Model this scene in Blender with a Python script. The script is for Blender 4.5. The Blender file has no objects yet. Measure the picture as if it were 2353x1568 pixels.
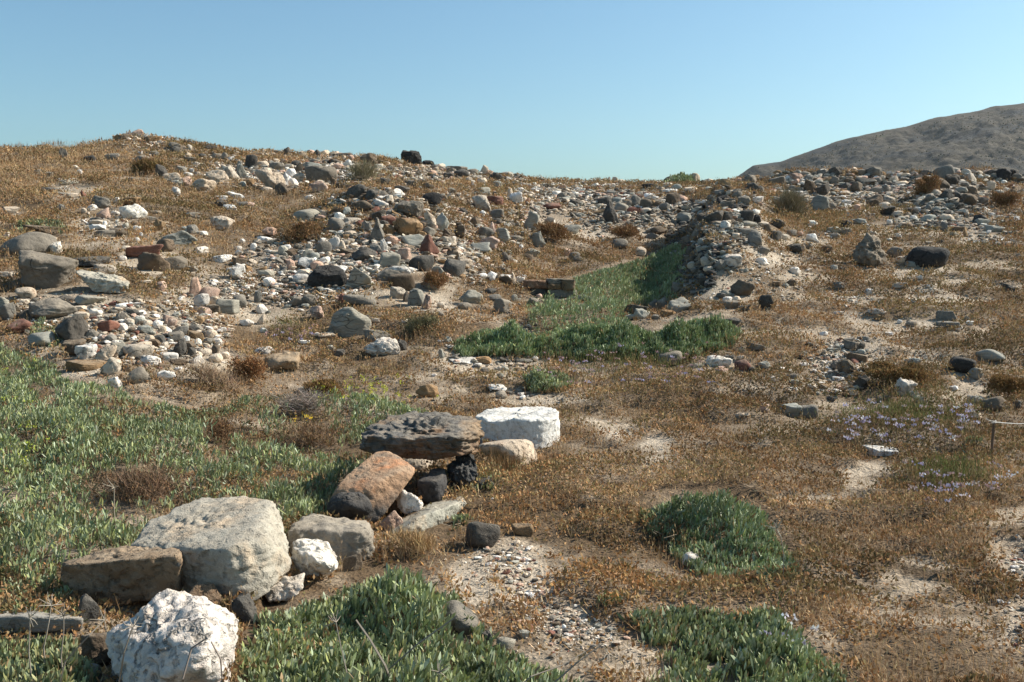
import bpy, bmesh, math, random
import numpy as np
from mathutils import Vector
random.seed(7)
RNG = np.random.default_rng(7)
S = bpy.context.scene
COL = S.collection
# ---------------------------------------------------------------- camera, sky, sun, exposure
CX, CY, F, HOR, CAMH = 1176.5, 784.0, 2288.0, 556.0, 1.6
PITCH = math.atan((CY - HOR) / F)
cp, sp = math.cos(PITCH), math.sin(PITCH)
cam = bpy.data.cameras.new('camera'); cam.lens = 35.0; cam.sensor_width = 36.0
cam.clip_start = 0.05; cam.clip_end = 20000
camo = bpy.data.objects.new('camera', cam); COL.objects.link(camo)
camo.location = (0, 0, CAMH); camo.rotation_euler = (math.pi / 2 - PITCH, 0, 0)
S.camera = camo
SUN_EL, SUN_AZ = math.radians(38), math.radians(72)      # azimuth from +Y (view direction) towards +X (right)
w = bpy.data.worlds.new('World'); S.world = w; w.use_nodes = True
nt = w.node_tree; bg = nt.nodes['Background']
sky = nt.nodes.new('ShaderNodeTexSky'); sky.sky_type = 'NISHITA'; sky.sun_disc = False
sky.sun_elevation = SUN_EL; sky.sun_rotation = SUN_AZ
sky.air_density = 1.0; sky.dust_density = 1.4; sky.ozone_density = 1.6; sky.altitude = 0
tint = nt.nodes.new('ShaderNodeMix'); tint.data_type = 'RGBA'; tint.blend_type = 'MULTIPLY'; tint.inputs[0].default_value = 1.0; tint.inputs[7].default_value = (0.70, 0.955, 1.0, 1)
nt.links.new(sky.outputs[0], tint.inputs[6]); nt.links.new(tint.outputs[2], bg.inputs[0]); bg.inputs[1].default_value = 0.088
sl = bpy.data.lights.new('sun', 'SUN'); sl.energy = 5.0; sl.angle = math.radians(0.53); sl.color = (1.0, 0.93, 0.83)
so = bpy.data.objects.new('sun', sl); COL.objects.link(so)
sd = Vector((math.sin(SUN_AZ) * math.cos(SUN_EL), math.cos(SUN_AZ) * math.cos(SUN_EL), math.sin(SUN_EL)))
so.rotation_euler = (-sd).to_track_quat('-Z', 'Y').to_euler(); so.location = (30, 0, 40)
S.view_settings.view_transform = 'Standard'; S.view_settings.look = 'None'
S.view_settings.exposure = 0.75; S.view_settings.gamma = 1.0

# ---------------------------------------------------------------- projection helpers
def ray(u, v):
    u = np.asarray(u, float); v = np.asarray(v, float)
    a = (u - CX) / F; b = -(v - CY) / F
    return np.stack([a, cp + b * sp, -sp + b * cp], -1)
def at(u, v, y):
    r = ray(u, v); return np.array([0, 0, CAMH]) + r * (np.asarray(y) / r[..., 1])[..., None]
def proj(P):
    P = np.asarray(P, float); x = P[..., 0]; y = P[..., 1]; z = P[..., 2] - CAMH
    dep = np.maximum(y * cp - z * sp, 0.05); up = y * sp + z * cp
    return CX + F * x / dep, CY - F * up / dep
def hash3(i, j, k, seed):
    h = (i.astype(np.int64) * 374761393 + j.astype(np.int64) * 668265263 + k.astype(np.int64) * 2147483647 + seed * 974634777) & 0xffffffff
    h = ((h ^ (h >> 13)) * 1274126177) & 0xffffffff
    h = ((h ^ (h >> 16)) * 2246822519) & 0xffffffff
    return ((h ^ (h >> 15)) & 0xffffff) / float(0xffffff)
def vnoise(P, seed=0):
    P = np.asarray(P, float); I = np.floor(P).astype(np.int64); f = P - I; f = f * f * f * (f * (f * 6 - 15) + 10)
    r = 0
    for a in (0, 1):
        for b in (0, 1):
            for c in (0, 1):
                wgt = (f[..., 0] if a else 1 - f[..., 0]) * (f[..., 1] if b else 1 - f[..., 1]) * (f[..., 2] if c else 1 - f[..., 2])
                r = r + wgt * hash3(I[..., 0] + a, I[..., 1] + b, I[..., 2] + c, seed)
    return r * 2 - 1
def fbm(P, octv=4, seed=0, gain=0.5):
    r = 0; a = 1.0; P = np.asarray(P, float)
    for o in range(octv):
        r = r + a * vnoise(P, seed + o * 17); P = P * 2.03 + 11.3; a *= gain
    return r
def n2(x, y, sc, seed=0, octv=3):
    return fbm(np.stack([np.asarray(x) * sc, np.asarray(y) * sc, np.zeros_like(np.asarray(x, float)) + 0.37], -1), octv, seed)
def sstep(a, b, x):
    t = np.clip((x - a) / (b - a), 0, 1); return t * t * (3 - 2 * t)

# ---------------------------------------------------------------- terrain (thin plate through surveyed points)
LEFT = [(1568, 3.6), (1400, 4.35), (1250, 5.2), (1100, 6.3), (1000, 7.2), (900, 8.5), (800, 9.8), (700, 11.3), (620, 13), (550, 15), (480, 17.6), (420, 21), (370, 25)]
FORE = [(1568, 3.6), (1400, 4.35), (1250, 5.3), (1150, 6.15), (1050, 7.4)]
RIGHT = FORE + [(950, 8.9), (850, 10.4), (750, 12.2), (650, 14.7), (600, 16.4), (550, 18.4), (500, 21), (460, 23.6)]
COLS = {-500: LEFT, -200: LEFT, 60: LEFT, 300: LEFT,
 600: FORE + [(950, 8.6), (870, 9.8), (780, 11.2), (700, 12.6), (640, 13.8), (580, 15.2), (520, 17.3), (460, 20), (400, 24)],
 900: FORE + [(950, 8.8), (870, 10), (800, 11.2), (720, 12.4), (650, 13.5), (580, 15), (520, 16.5), (470, 18), (445, 20.5), (400, 25)],
 1050: FORE + [(870, 10), (780, 11.5), (700, 13), (640, 14.5), (580, 16), (530, 17.6), (480, 19.8), (440, 23)],
 1200: FORE + [(950, 9), (870, 10.2), (800, 11.4), (720, 13.2), (680, 14.5), (650, 16), (600, 18), (560, 19.5), (520, 21.2), (470, 24), (440, 28)],
 1400: FORE + [(950, 9), (870, 10.2), (800, 11.4), (750, 12.5), (700, 14), (650, 16.2), (610, 18.6), (580, 20.2), (550, 21.5), (510, 23), (460, 26), (438, 30)],
 1500: FORE + [(950, 9), (870, 10.2), (800, 11.3), (750, 12.4), (700, 14), (650, 16.3), (610, 18.4), (575, 20.4), (530, 22), (480, 24.5), (445, 28)],
 1560: [(750, 12.3), (700, 13.9), (650, 16.4), (605, 18.8), (565, 21), (520, 22.6), (470, 25)],
 1600: [(800, 11.1), (740, 12.3), (672, 13.8)],
 1635: [(612, 15.0), (545, 17)], 1650: [(482, 19.5), (450, 22.5)],
 1700: [(750, 12), (690, 13.3), (630, 15), (570, 16.7), (510, 18.8), (460, 21.6)],
 1800: FORE + [(950, 9), (850, 10.5), (750, 12.2), (680, 13.8), (620, 15.5), (560, 17.4), (500, 20), (460, 23)],
 2100: RIGHT, 2380: RIGHT, 2700: RIGHT}
CREST = [(-500, 355, 27), (-200, 352, 27), (0, 350, 27), (150, 341, 27.5), (215, 333, 28), (262, 322, 28.3), (300, 309, 28.5), (340, 312, 28.5), (400, 326, 28.5), (460, 341, 28.8), (520, 348, 29), (600, 355, 29),
 (700, 360, 29), (800, 362, 29), (860, 368, 29.5), (940, 374, 30), (1020, 390, 31), (1130, 403, 32), (1240, 414, 33), (1400, 420, 34), (1550, 424, 32), (1650, 424, 30),
 (1700, 422, 29), (1800, 418, 28), (1950, 417, 27.5), (2100, 417, 27), (2200, 417, 27), (2380, 420, 27), (2700, 420, 27)]
def sw(x, y): return x / (y + 3.0), np.log(y + 3.0)
cps = []
for u, lst in COLS.items():
    for v, d in lst: cps.append(at(float(u), float(v), float(d)))
for u, v, d in CREST: cps.append(at(float(u), float(v), float(d)))
for x in (-8, -4, 0, 4, 8):
    for y in (0.0, 1.5): cps.append(np.array([x, y, -0.02 * y]))
cps = np.array(cps)
TS = np.stack(sw(cps[:, 0], cps[:, 1]), -1) * np.array([1.6, 1.0])
def tpsk(r2): return np.where(r2 > 1e-12, 0.5 * r2 * np.log(r2 + 1e-12), 0.0)
_n = len(cps)
_A = np.zeros((_n + 3, _n + 3)); _d = TS[:, None] - TS[None]; _A[:_n, :_n] = tpsk((_d ** 2).sum(-1)) + np.eye(_n) * 2e-4
_A[:_n, _n] = 1; _A[:_n, _n + 1:] = TS; _A[_n, :_n] = 1; _A[_n + 1:, :_n] = TS.T
_w = np.linalg.solve(_A, np.concatenate([cps[:, 2], [0, 0, 0]]))
def tps(s, t):
    Q = np.stack([s * 1.6, t], -1).reshape(-1, 2); out = np.empty(len(Q))
    for i in range(0, len(Q), 20000):
        q = Q[i:i + 20000]; K = tpsk(((q[:, None] - TS[None]) ** 2).sum(-1))
        out[i:i + 20000] = K @ _w[:_n] + _w[_n] + q @ _w[_n + 1:]
    return out.reshape(np.shape(s))
cr = np.array([at(float(u), float(v), float(d)) for u, v, d in CREST]); crs, crt = sw(cr[:, 0], cr[:, 1])
SMIN, SMAX, NS, T0, T1, NT = -1.5, 1.5, 520, math.log(3.0 - 1.0), math.log(60.0), 900
gs = np.linspace(SMIN, SMAX, NS); gt = np.linspace(T0, T1, NT)
SS, TT = np.meshgrid(gs, gt, indexing='ij')
YY = np.exp(TT) - 3; XX = SS * (YY + 3)
_cs = np.linspace(SMIN, SMAX, 66); _ct = np.linspace(T0, T1, 150)
_cS, _cT = np.meshgrid(np.clip(_cs, crs.min(), crs.max()), _ct, indexing='ij')
tc = np.interp(_cs, crs, crt)[:, None] * np.ones_like(_cT)
zc = tps(_cS, np.minimum(_cT, tc)); dyb = np.exp(_cT) - np.exp(tc)
zc = np.where(_cT > tc, zc - 0.03 * np.maximum(dyb, 0) - 0.022 * np.maximum(dyb, 0) ** 2, zc)
def bil(grid, a0, a1, na, b0, b1, nb, a, b):
    fa = np.clip((a - a0) / (a1 - a0) * (na - 1), 0, na - 1.001); fb = np.clip((b - b0) / (b1 - b0) * (nb - 1), 0, nb - 1.001)
    i = fa.astype(int); j = fb.astype(int); fa = fa - i; fb = fb - j
    return grid[i, j] * (1 - fa) * (1 - fb) + grid[i + 1, j] * fa * (1 - fb) + grid[i, j + 1] * (1 - fa) * fb + grid[i + 1, j + 1] * fa * fb
ZB = bil(zc, SMIN, SMAX, 66, T0, T1, 150, SS, TT)
amp = sstep(1.5, 6, YY)
def seg_dist(x, y, a, b):
    ab = b - a; L2 = ab @ ab; t = np.clip(((x - a[0]) * ab[0] + (y - a[1]) * ab[1]) / L2, 0, 1)
    return ((x - a[0]) * ab[1] - (y - a[1]) * ab[0]) / math.sqrt(L2), np.hypot(x - a[0] - t * ab[0], y - a[1] - t * ab[1])
_a, _b = at(1632., 640., 15.0)[:2], at(1655., 455., 21.8)[:2]
_s, _dd = seg_dist(XX, YY, _a, _b)
ZB = ZB + 0.46 * np.exp(-(_dd / np.where(_s < 0, 0.42, 0.85)) ** 2) * (1 + .35 * n2(XX, YY, 1.2, 15)) - 0.30 * np.exp(-((_s + 0.85) / 0.5) ** 2) * np.exp(-(np.maximum(_dd - 1.3, 0) / .6) ** 2)
_s, _dd = seg_dist(XX, YY, at(1830., 425., 27.5)[:2], at(2420., 425., 26.0)[:2]); ZB = ZB + 0.20 * np.exp(-(_dd / 0.7) ** 2) * (1 + .5 * n2(XX, YY, .9, 19))
_s, _dd = seg_dist(XX, YY, at(2150., 480., 22.0)[:2], at(2190., 440., 25.0)[:2]); ZB = ZB + 0.30 * np.exp(-(_dd / 0.8) ** 2)
_s, _dd = seg_dist(XX, YY, at(800., 470., 18.2)[:2], at(930., 470., 18.2)[:2]); ZB = ZB + 0.28 * np.exp(-(_dd / 0.55) ** 2)
ZB = ZB + amp * (0.035 * n2(XX, YY, 0.9, 3) + 0.02 * n2(XX, YY, 3.1, 5) ) + 0.008 * n2(XX, YY, 11.0, 9, 2)
def cushion(x, y): return sstep(-.3, .5, n2(np.asarray(x) * .75, np.asarray(y) * 1.5, 1.35, 101) + .5 * n2(x, y, 4.0, 103))
def gz(x, y):
    s, t = sw(x, np.maximum(y, -0.99)); return bil(ZB, SMIN, SMAX, NS, T0, T1, NT, s, t)
# ---------------------------------------------------------------- where the cover changes (outlines found on the ground)
def inpoly(u, v, poly):
    poly = np.asarray(poly, float); r = np.zeros(np.shape(u), bool); j = len(poly) - 1
    for i in range(len(poly)):
        xi, yi = poly[i]; xj, yj = poly[j]
        c = ((yi > v) != (yj > v)) & (u < (xj - xi) * (v - yi) / (yj - yi + 1e-9) + xi); r ^= c; j = i
    return r
def pdist(u, v, poly):
    poly = np.asarray(poly, float); d = np.full(np.shape(u), 1e9); j = len(poly) - 1
    for i in range(len(poly)):
        a = poly[j]; b = poly[i]; ab = b - a; t = np.clip(((u - a[0]) * ab[0] + (v - a[1]) * ab[1]) / (ab @ ab + 1e-9), 0, 1)
        d = np.minimum(d, np.hypot(u - a[0] - t * ab[0], (v - a[1] - t * ab[1]) * 2.0)); j = i
    return d
def ell(u, v, lst):
    r = np.zeros(np.shape(u))
    for (a, b, ra, rb) in lst: r = np.maximum(r, 1.3 - np.hypot((u - a) / ra, (v - b) / rb))
    return r
BARE = [(1495, 1022, 62, 32), (1420, 990, 60, 14), (1370, 968, 45, 9), (1735, 1322, 90, 30), (1160, 1290, 75, 45), (1210, 1360, 75, 50), (1290, 1430, 85, 45), (1385, 1470, 60, 24), (1090, 1350, 60, 60), (2345, 1300, 60, 60), (2350, 1430, 40, 60), (2320, 1190, 70, 30),
 (2000, 1075, 70, 16), (2000, 1110, 50, 22), (2090, 1330, 55, 14), (2150, 1290, 60, 16), (2120, 1345, 50, 18), (1900, 1150, 90, 14),
 (740, 640, 200, 60), (600, 720, 130, 50), (660, 600, 130, 50), (950, 680, 120, 40), (860, 600, 160, 60), (1020, 600, 90, 70), (300, 770, 240, 90), (150, 700, 160, 50), (480, 690, 90, 60), (470, 830, 110, 50), (1110, 830, 90, 30), (1080, 820, 70, 20), (1190, 845, 70, 22), (1180, 910, 60, 14), (1250, 925, 110, 12),
 (1400, 470, 190, 40), (1300, 450, 120, 30), (1500, 500, 160, 45), (1420, 530, 140, 40), (1250, 500, 80, 40), (1700, 540, 70, 80), (1640, 620, 70, 80), (1690, 680, 60, 50), (1870, 640, 80, 12), (1960, 690, 60, 14), (1990, 740, 60, 20), (1960, 800, 80, 26), (1920, 840, 90, 22), (1880, 880, 90, 14), (2130, 620, 80, 10), (2080, 745, 110, 10), (1800, 600, 80, 15),
 (1000, 400, 160, 25), (780, 400, 120, 30), (620, 400, 140, 30), (240, 520, 70, 40), (330, 600, 70, 30), (160, 440, 80, 16), (2150, 520, 200, 24), (1950, 450, 220, 40), (2200, 470, 130, 50), (2260, 550, 60, 16), (2200, 690, 120, 10), (2290, 610, 80, 8), (1700, 770, 60, 16), (1660, 840, 60, 16), (1850, 560, 90, 12), (2030, 640, 60, 8), (2250, 760, 60, 8), (1840, 770, 50, 10), (2230, 905, 60, 25), (1960, 925, 60, 12)]
ORANGE = [(1370, 1270, 190, 80), (1300, 1220, 160, 50), (1520, 1340, 130, 60), (1450, 1400, 90, 40), (2260, 1400, 160, 80), (2300, 1330, 100, 50), (2220, 1500, 190, 70), (2050, 1500, 110, 50), (1640, 1500, 60, 50), (1960, 1330, 80, 20), (970, 1260, 50, 30), (860, 1260, 40, 30), (2290, 520, 110, 22), (1410, 1520, 110, 60)]
OLIVE = [(1640, 1085, 90, 30), (1830, 1010, 120, 40), (2100, 1010, 170, 45), (1900, 960, 130, 30), (1500, 880, 170, 40), (560, 480, 110, 18), (380, 480, 90, 20), (430, 600, 70, 30), (2080, 870, 130, 40), (700, 760, 80, 40), (1330, 940, 100, 30), (1170, 870, 90, 25), (760, 520, 60, 20), (2150, 720, 120, 30), (2200, 640, 100, 30), (1850, 480, 90, 20), (2020, 480, 120, 20), (1440, 980, 60, 20)]
STRAW = [(100, 600, 90, 60), (60, 400, 140, 50), (180, 360, 120, 30), (420, 430, 130, 30), (2100, 1230, 240, 60), (1950, 1250, 140, 60), (1940, 1430, 90, 40), (2250, 1130, 140, 60), (1960, 1180, 120, 40), (640, 480, 80, 40), (500, 560, 60, 60), (1560, 1100, 100, 40), (1400, 1120, 120, 40)]
GREEN_L = [(-80, 800), (60, 798), (120, 825), (165, 868), (250, 872), (300, 900), (440, 930), (560, 905), (640, 892), (700, 908), (800, 880), (890, 900), (1000, 948), (900, 962), (842, 1010), (842, 1075), (780, 1120), (745, 1180), (700, 1205), (640, 1210), (610, 1160), (480, 1150), (340, 1210), (300, 1262), (160, 1310), (165, 1390), (-80, 1420)]
HOLES_L = [(60, 1000, 30, 14), (380, 1010, 30, 16), (450, 1085, 44, 16), (230, 905, 44, 18), (330, 930, 40, 16), (150, 1220, 30, 14), (540, 1110, 40, 16), (90, 880, 34, 14), (640, 1080, 44, 16), (800, 945, 26, 12), (650, 925, 70, 35), (505, 1000, 34, 55), (310, 1120, 110, 55), (270, 1090, 60, 35), (690, 950, 70, 34), (740, 905, 70, 30), (720, 1010, 75, 35), (270, 990, 26, 14), (560, 950, 40, 30), (600, 1000, 40, 30), (120, 905, 35, 22), (20, 1120, 30, 18), (420, 1165, 70, 22), (800, 1020, 40, 30)]
GREEN_B = [(545, 1640), (560, 1470), (600, 1385), (700, 1345), (790, 1330), (830, 1305), (960, 1298), (1012, 1345), (1050, 1405), (1130, 1455), (1210, 1490), (1300, 1535), (1410, 1590), (1450, 1720), (545, 1720)]
GREEN_C = [(-80, 1452), (150, 1452), (195, 1470), (225, 1520), (245, 1640), (-80, 1640)]
GREEN_R = [(1462, 1148), (1530, 1126), (1630, 1120), (1718, 1124), (1778, 1185), (1822, 1245), (1828, 1284), (1745, 1290), (1640, 1278), (1585, 1262), (1540, 1208), (1485, 1182)]
GREEN_S = [(1455, 1385), (1560, 1378), (1700, 1392), (1790, 1385), (1840, 1445), (1930, 1510), (1980, 1560), (2000, 1700), (1590, 1700), (1540, 1590), (1500, 1560), (1560, 1500), (1500, 1430)]
HOLES_S = [(1640, 1505, 55, 30), (1560, 1460, 40, 20), (1700, 1540, 60, 25)]
GREEN_V = [(1040, 765), (1110, 742), (1230, 748), (1330, 742), (1430, 738), (1500, 745), (1600, 722), (1670, 718), (1705, 735), (1690, 757), (1600, 782), (1480, 800), (1380, 797), (1250, 790), (1130, 785), (1050, 780)]
GREEN_F = [(1205, 690), (1240, 668), (1330, 632), (1400, 612), (1470, 592), (1550, 560), (1590, 560), (1580, 600), (1570, 640), (1555, 690), (1440, 715), (1430, 742), (1215, 748)]
def wob(x, y, u, v, k=1.0):
    d = np.maximum(y, 1.0); a = 0.09 * F / d * k
    return u + a * n2(x, y, 2.2, 21), v + 0.5 * a * n2(x, y, 2.2, 31)

UU, VV = proj(np.stack([XX, YY, ZB], -1)); _wu, _wv = wob(XX, YY, UU, VV)
ZB = ZB + 0.05 * cushion(XX, YY) * amp * (1 - sstep(0.1, 0.5, ell(_wu, _wv, BARE))) * (~(inpoly(UU, VV, GREEN_B) | inpoly(UU, VV, GREEN_L)))
def hit(u, v):
    """where the line of sight through (u, v) meets the ground"""
    r = ray(float(u), float(v)); ys = np.exp(np.linspace(math.log(2.5), math.log(38), 900))
    P = np.array([0, 0, CAMH]) + r[None] * (ys / r[1])[:, None]
    below = np.nonzero(P[:, 2] < gz(P[:, 0], P[:, 1]))[0]
    if len(below) == 0:
        d = P[:, 2] - gz(P[:, 0], P[:, 1]); k = int(np.argmin(np.where(ys > 12, d, 9))); p = P[k].copy(); p[2] = gz(p[0], p[1]); return p
    k = below[0]; p = P[k].copy(); p[2] = gz(p[0:1], p[1:2])[0]; return p

def hits(us, vs):
    us = np.asarray(us, float); vs = np.asarray(vs, float); out = np.empty((len(us), 3)); ys = np.exp(np.linspace(math.log(2.5), math.log(38), 420))
    for i in range(0, len(us), 600):
        r = ray(us[i:i + 600], vs[i:i + 600]); P = np.array([0, 0, CAMH]) + r[:, None, :] * (ys[None] / r[:, 1:2])[..., None]; dz = P[..., 2] - gz(P[..., 0], P[..., 1])
        bel = dz < 0; k_ = np.where(bel.any(1), bel.argmax(1), np.argmin(np.where(ys[None] > 12, dz, 9), 1)); p = P[np.arange(len(k_)), k_]; k0 = np.maximum(k_ - 1, 0)
        d1, d0 = dz[np.arange(len(k_)), k_], dz[np.arange(len(k_)), k0]; t = np.where((d1 < 0) & (d0 > 0), d0 / (d0 - d1 + 1e-9), 1.0)[:, None]
        p = P[np.arange(len(k_)), k0] * (1 - t) + p * t; p[:, 2] = gz(p[:, 0], p[:, 1]); out[i:i + 600] = p
    return out

# ---------------------------------------------------------------- mesh helpers
def mesh_np(name, V, loops, starts, totals, cols=None, smooth=True):
    m = bpy.data.meshes.new(name)
    m.vertices.add(len(V)); m.vertices.foreach_set('co', np.ascontiguousarray(V, np.float32).ravel())
    m.loops.add(len(loops)); m.loops.foreach_set('vertex_index', np.ascontiguousarray(loops, np.int32))
    m.polygons.add(len(starts)); m.polygons.foreach_set('loop_start', np.ascontiguousarray(starts, np.int32))
    m.polygons.foreach_set('use_smooth', np.full(len(starts), smooth))
    if cols is not None:
        a = m.color_attributes.new('Col', 'FLOAT_COLOR', 'POINT')
        c = np.ones((len(V), 4), np.float32); c[:, :3] = cols; a.data.foreach_set('color', c.ravel())
    m.update(calc_edges=True); m.validate()
    return m
def mesh_faces(name, V, Fc, cols=None, smooth=True):
    Fc = np.asarray(Fc); k = Fc.shape[1]
    return mesh_np(name, V, Fc.ravel(), np.arange(len(Fc)) * k, None, cols, smooth)
def link(name, m, mat=None, parent=None, loc=(0, 0, 0)):
    o = bpy.data.objects.new(name, m); COL.objects.link(o); o.location = loc
    if mat is not None: m.materials.append(mat)
    if parent is not None: o.parent = parent
    return o
def tag(o, label=None, cat=None, group=None, kind=None):
    if label: o['label'] = label
    if cat: o['category'] = cat
    if group: o['group'] = group
    if kind: o['kind'] = kind
    return o
def empty(name, loc):
    o = bpy.data.objects.new(name, None); COL.objects.link(o); o.location = loc; o.empty_display_size = 0.1; return o

# ---------------------------------------------------------------- materials
def lin(r, g, b):
    f = lambda c: ((c / 255 + 0.055) / 1.055) ** 2.4 if c > 10 else c / 255 / 12.92
    return (f(r), f(g), f(b))
class NT_:
    def __init__(s, name):
        s.m = bpy.data.materials.new(name); s.m.use_nodes = True; s.t = s.m.node_tree; s.b = s.t.nodes['Principled BSDF']
        s.b.inputs['Roughness'].default_value = 0.92
        if 'Specular IOR Level' in s.b.inputs: s.b.inputs['Specular IOR Level'].default_value = 0.25
    def n(s, ty, **kw):
        x = s.t.nodes.new(ty)
        for k, v in kw.items(): setattr(x, k, v)
        return x
    def l(s, a, b): s.t.links.new(a, b)
    def noise(s, vec, scale, detail=5, rough=0.6):
        x = s.n('ShaderNodeTexNoise'); x.inputs['Scale'].default_value = scale; x.inputs['Detail'].default_value = detail; x.inputs['Roughness'].default_value = rough
        s.l(vec, x.inputs['Vector']); return x.outputs[0]
    def ramp(s, fac, stops):
        x = s.n('ShaderNodeValToRGB'); e = x.color_ramp.elements
        while len(e) < len(stops): e.new(0.5)
        for i, (p, c) in enumerate(stops): e[i].position = p; e[i].color = (c[0], c[1], c[2], 1) if not isinstance(c, float) else (c, c, c, 1)
        s.l(fac, x.inputs[0]); return x.outputs[0]
    def mix(s, fac, a, b, mode='MIX'):
        x = s.n('ShaderNodeMix', data_type='RGBA', blend_type=mode)
        for sock, v in ((x.inputs[0], fac), (x.inputs[6], a), (x.inputs[7], b)):
            if hasattr(v, 'links'): s.l(v, sock)
            elif isinstance(v, (int, float)): sock.default_value = v
            else: sock.default_value = (v[0], v[1], v[2], 1)
        return x.outputs[2]
    def math(s, op, a, b=None):
        x = s.n('ShaderNodeMath', operation=op)
        for sock, v in ((x.inputs[0], a), (x.inputs[1], b)):
            if v is None: continue
            if hasattr(v, 'links'): s.l(v, sock)
            else: sock.default_value = v
        return x.outputs[0]
    def bump(s, h, dist, strength=1.0, prev=None):
        x = s.n('ShaderNodeBump'); x.inputs['Strength'].default_value = strength; x.inputs['Distance'].default_value = dist
        s.l(h, x.inputs['Height'])
        if prev is not None: s.l(prev, x.inputs['Normal'])
        return x.outputs[0]
def rock_mat(name, contrast=0.35, spots=None, pits=0.0, fine=0.006, stain=None, layer=False, cracks=True, dust=.42, grad=None):
    k = NT_(name); tcn = k.n('ShaderNodeTexCoord'); oi = k.n('ShaderNodeObjectInfo')
    mp = k.n('ShaderNodeVectorMath', operation='MULTIPLY_ADD'); k.l(oi.outputs['Random'], mp.inputs[0]); mp.inputs[1].default_value = (37, 51, 23)
    k.l(tcn.outputs['Object'], mp.inputs[2]); vec = mp.outputs[0]
    if layer:
        ml = k.n('ShaderNodeMapping'); ml.inputs['Scale'].default_value = (0.6, 0.6, 3.5); k.l(vec, ml.inputs[0]); vec2 = ml.outputs[0]
    else: vec2 = vec
    big = k.noise(vec2, 5.0, 6, 0.6); mid = k.noise(vec2, 24.0, 6, 0.65); fin = k.noise(vec, 150.0, 3, 0.6)
    base = oi.outputs['Color']
    f1 = k.ramp(big, [(0.3, 1 - contrast), (0.7, 1 + contrast * 0.35)]); c = k.mix(1.0, base, f1, 'MULTIPLY')
    f2 = k.ramp(mid, [(0.25, 1 - contrast * 0.9), (0.75, 1 + contrast * 0.4)]); c = k.mix(1.0, c, f2, 'MULTIPLY')
    f3 = k.ramp(fin, [(0.3, 1 - contrast * 0.6), (0.7, 1 + contrast * 0.25)]); c = k.mix(1.0, c, f3, 'MULTIPLY')
    if spots:
        for (scale, lo, hi, col, sd) in spots:
            off = k.n('ShaderNodeVectorMath', operation='ADD'); k.l(vec, off.inputs[0]); off.inputs[1].default_value = (sd, sd * 2, -sd)
            f = k.ramp(k.noise(off.outputs[0], scale, 5, 0.65), [(lo, 0.0), (hi, 1.0)]); c = k.mix(f, c, col)
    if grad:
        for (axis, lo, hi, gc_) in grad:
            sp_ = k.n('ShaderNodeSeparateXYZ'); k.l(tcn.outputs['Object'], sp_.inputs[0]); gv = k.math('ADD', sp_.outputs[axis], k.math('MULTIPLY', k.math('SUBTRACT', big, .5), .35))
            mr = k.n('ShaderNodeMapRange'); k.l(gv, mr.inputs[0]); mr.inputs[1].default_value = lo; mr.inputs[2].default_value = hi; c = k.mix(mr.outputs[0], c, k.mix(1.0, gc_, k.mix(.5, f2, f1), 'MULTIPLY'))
    h = k.bump(mid, 0.02, 0.7); h = k.bump(fin, fine, 0.8, h)
    vo = k.n('ShaderNodeTexVoronoi', feature='DISTANCE_TO_EDGE'); vo.inputs['Scale'].default_value = 3.2; dv = k.n('ShaderNodeVectorMath', operation='MULTIPLY_ADD')
    nz = k.n('ShaderNodeTexNoise'); nz.inputs['Scale'].default_value = 6; nz.inputs['Detail'].default_value = 4; k.l(vec, nz.inputs['Vector']); k.l(nz.outputs['Color'], dv.inputs[0]); dv.inputs[1].default_value = (.35, .35, .35); k.l(vec2, dv.inputs[2]); k.l(dv.outputs[0], vo.inputs['Vector'])
    ck = k.ramp(vo.outputs['Distance'], [(0.0, 0.0), (0.035, 1.0)]); cm = k.ramp(k.noise(vec, 2.5, 3), [(.5, 1.0), (.6, 0.0)]); ck = k.math('MAXIMUM', ck, cm) if cracks else k.math('MAXIMUM', ck, 1.0)
    c = k.mix(1.0, c, k.ramp(ck, [(0.0, .42), (1.0, 1.0)]), 'MULTIPLY'); h = k.bump(ck, .012, .9, h)
    geo = k.n('ShaderNodeNewGeometry'); sx = k.n('ShaderNodeSeparateXYZ'); k.l(geo.outputs['Normal'], sx.inputs[0])
    du = k.math('MULTIPLY', k.ramp(sx.outputs[2], [(.35, 0.0), (.95, dust)]), k.ramp(k.noise(vec, 11, 5, .65), [(.4, 0.0), (.65, 1.0)])); c = k.mix(du, c, (.40, .33, .24))
    if pits > 0:
        pf = k.ramp(k.noise(vec, 26, 4, .55), [(0.34, 0.0), (0.46, 1.0)]); h = k.bump(pf, 0.022 * pits, 0.9, h); c = k.mix(1.0, c, k.ramp(pf, [(0.0, .72), (1.0, 1.0)]), 'MULTIPLY')
    k.l(c, k.b.inputs['Base Color']); k.l(h, k.b.inputs['Normal']); return k.m
LICH = (0.42, 0.42, 0.36)
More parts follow.
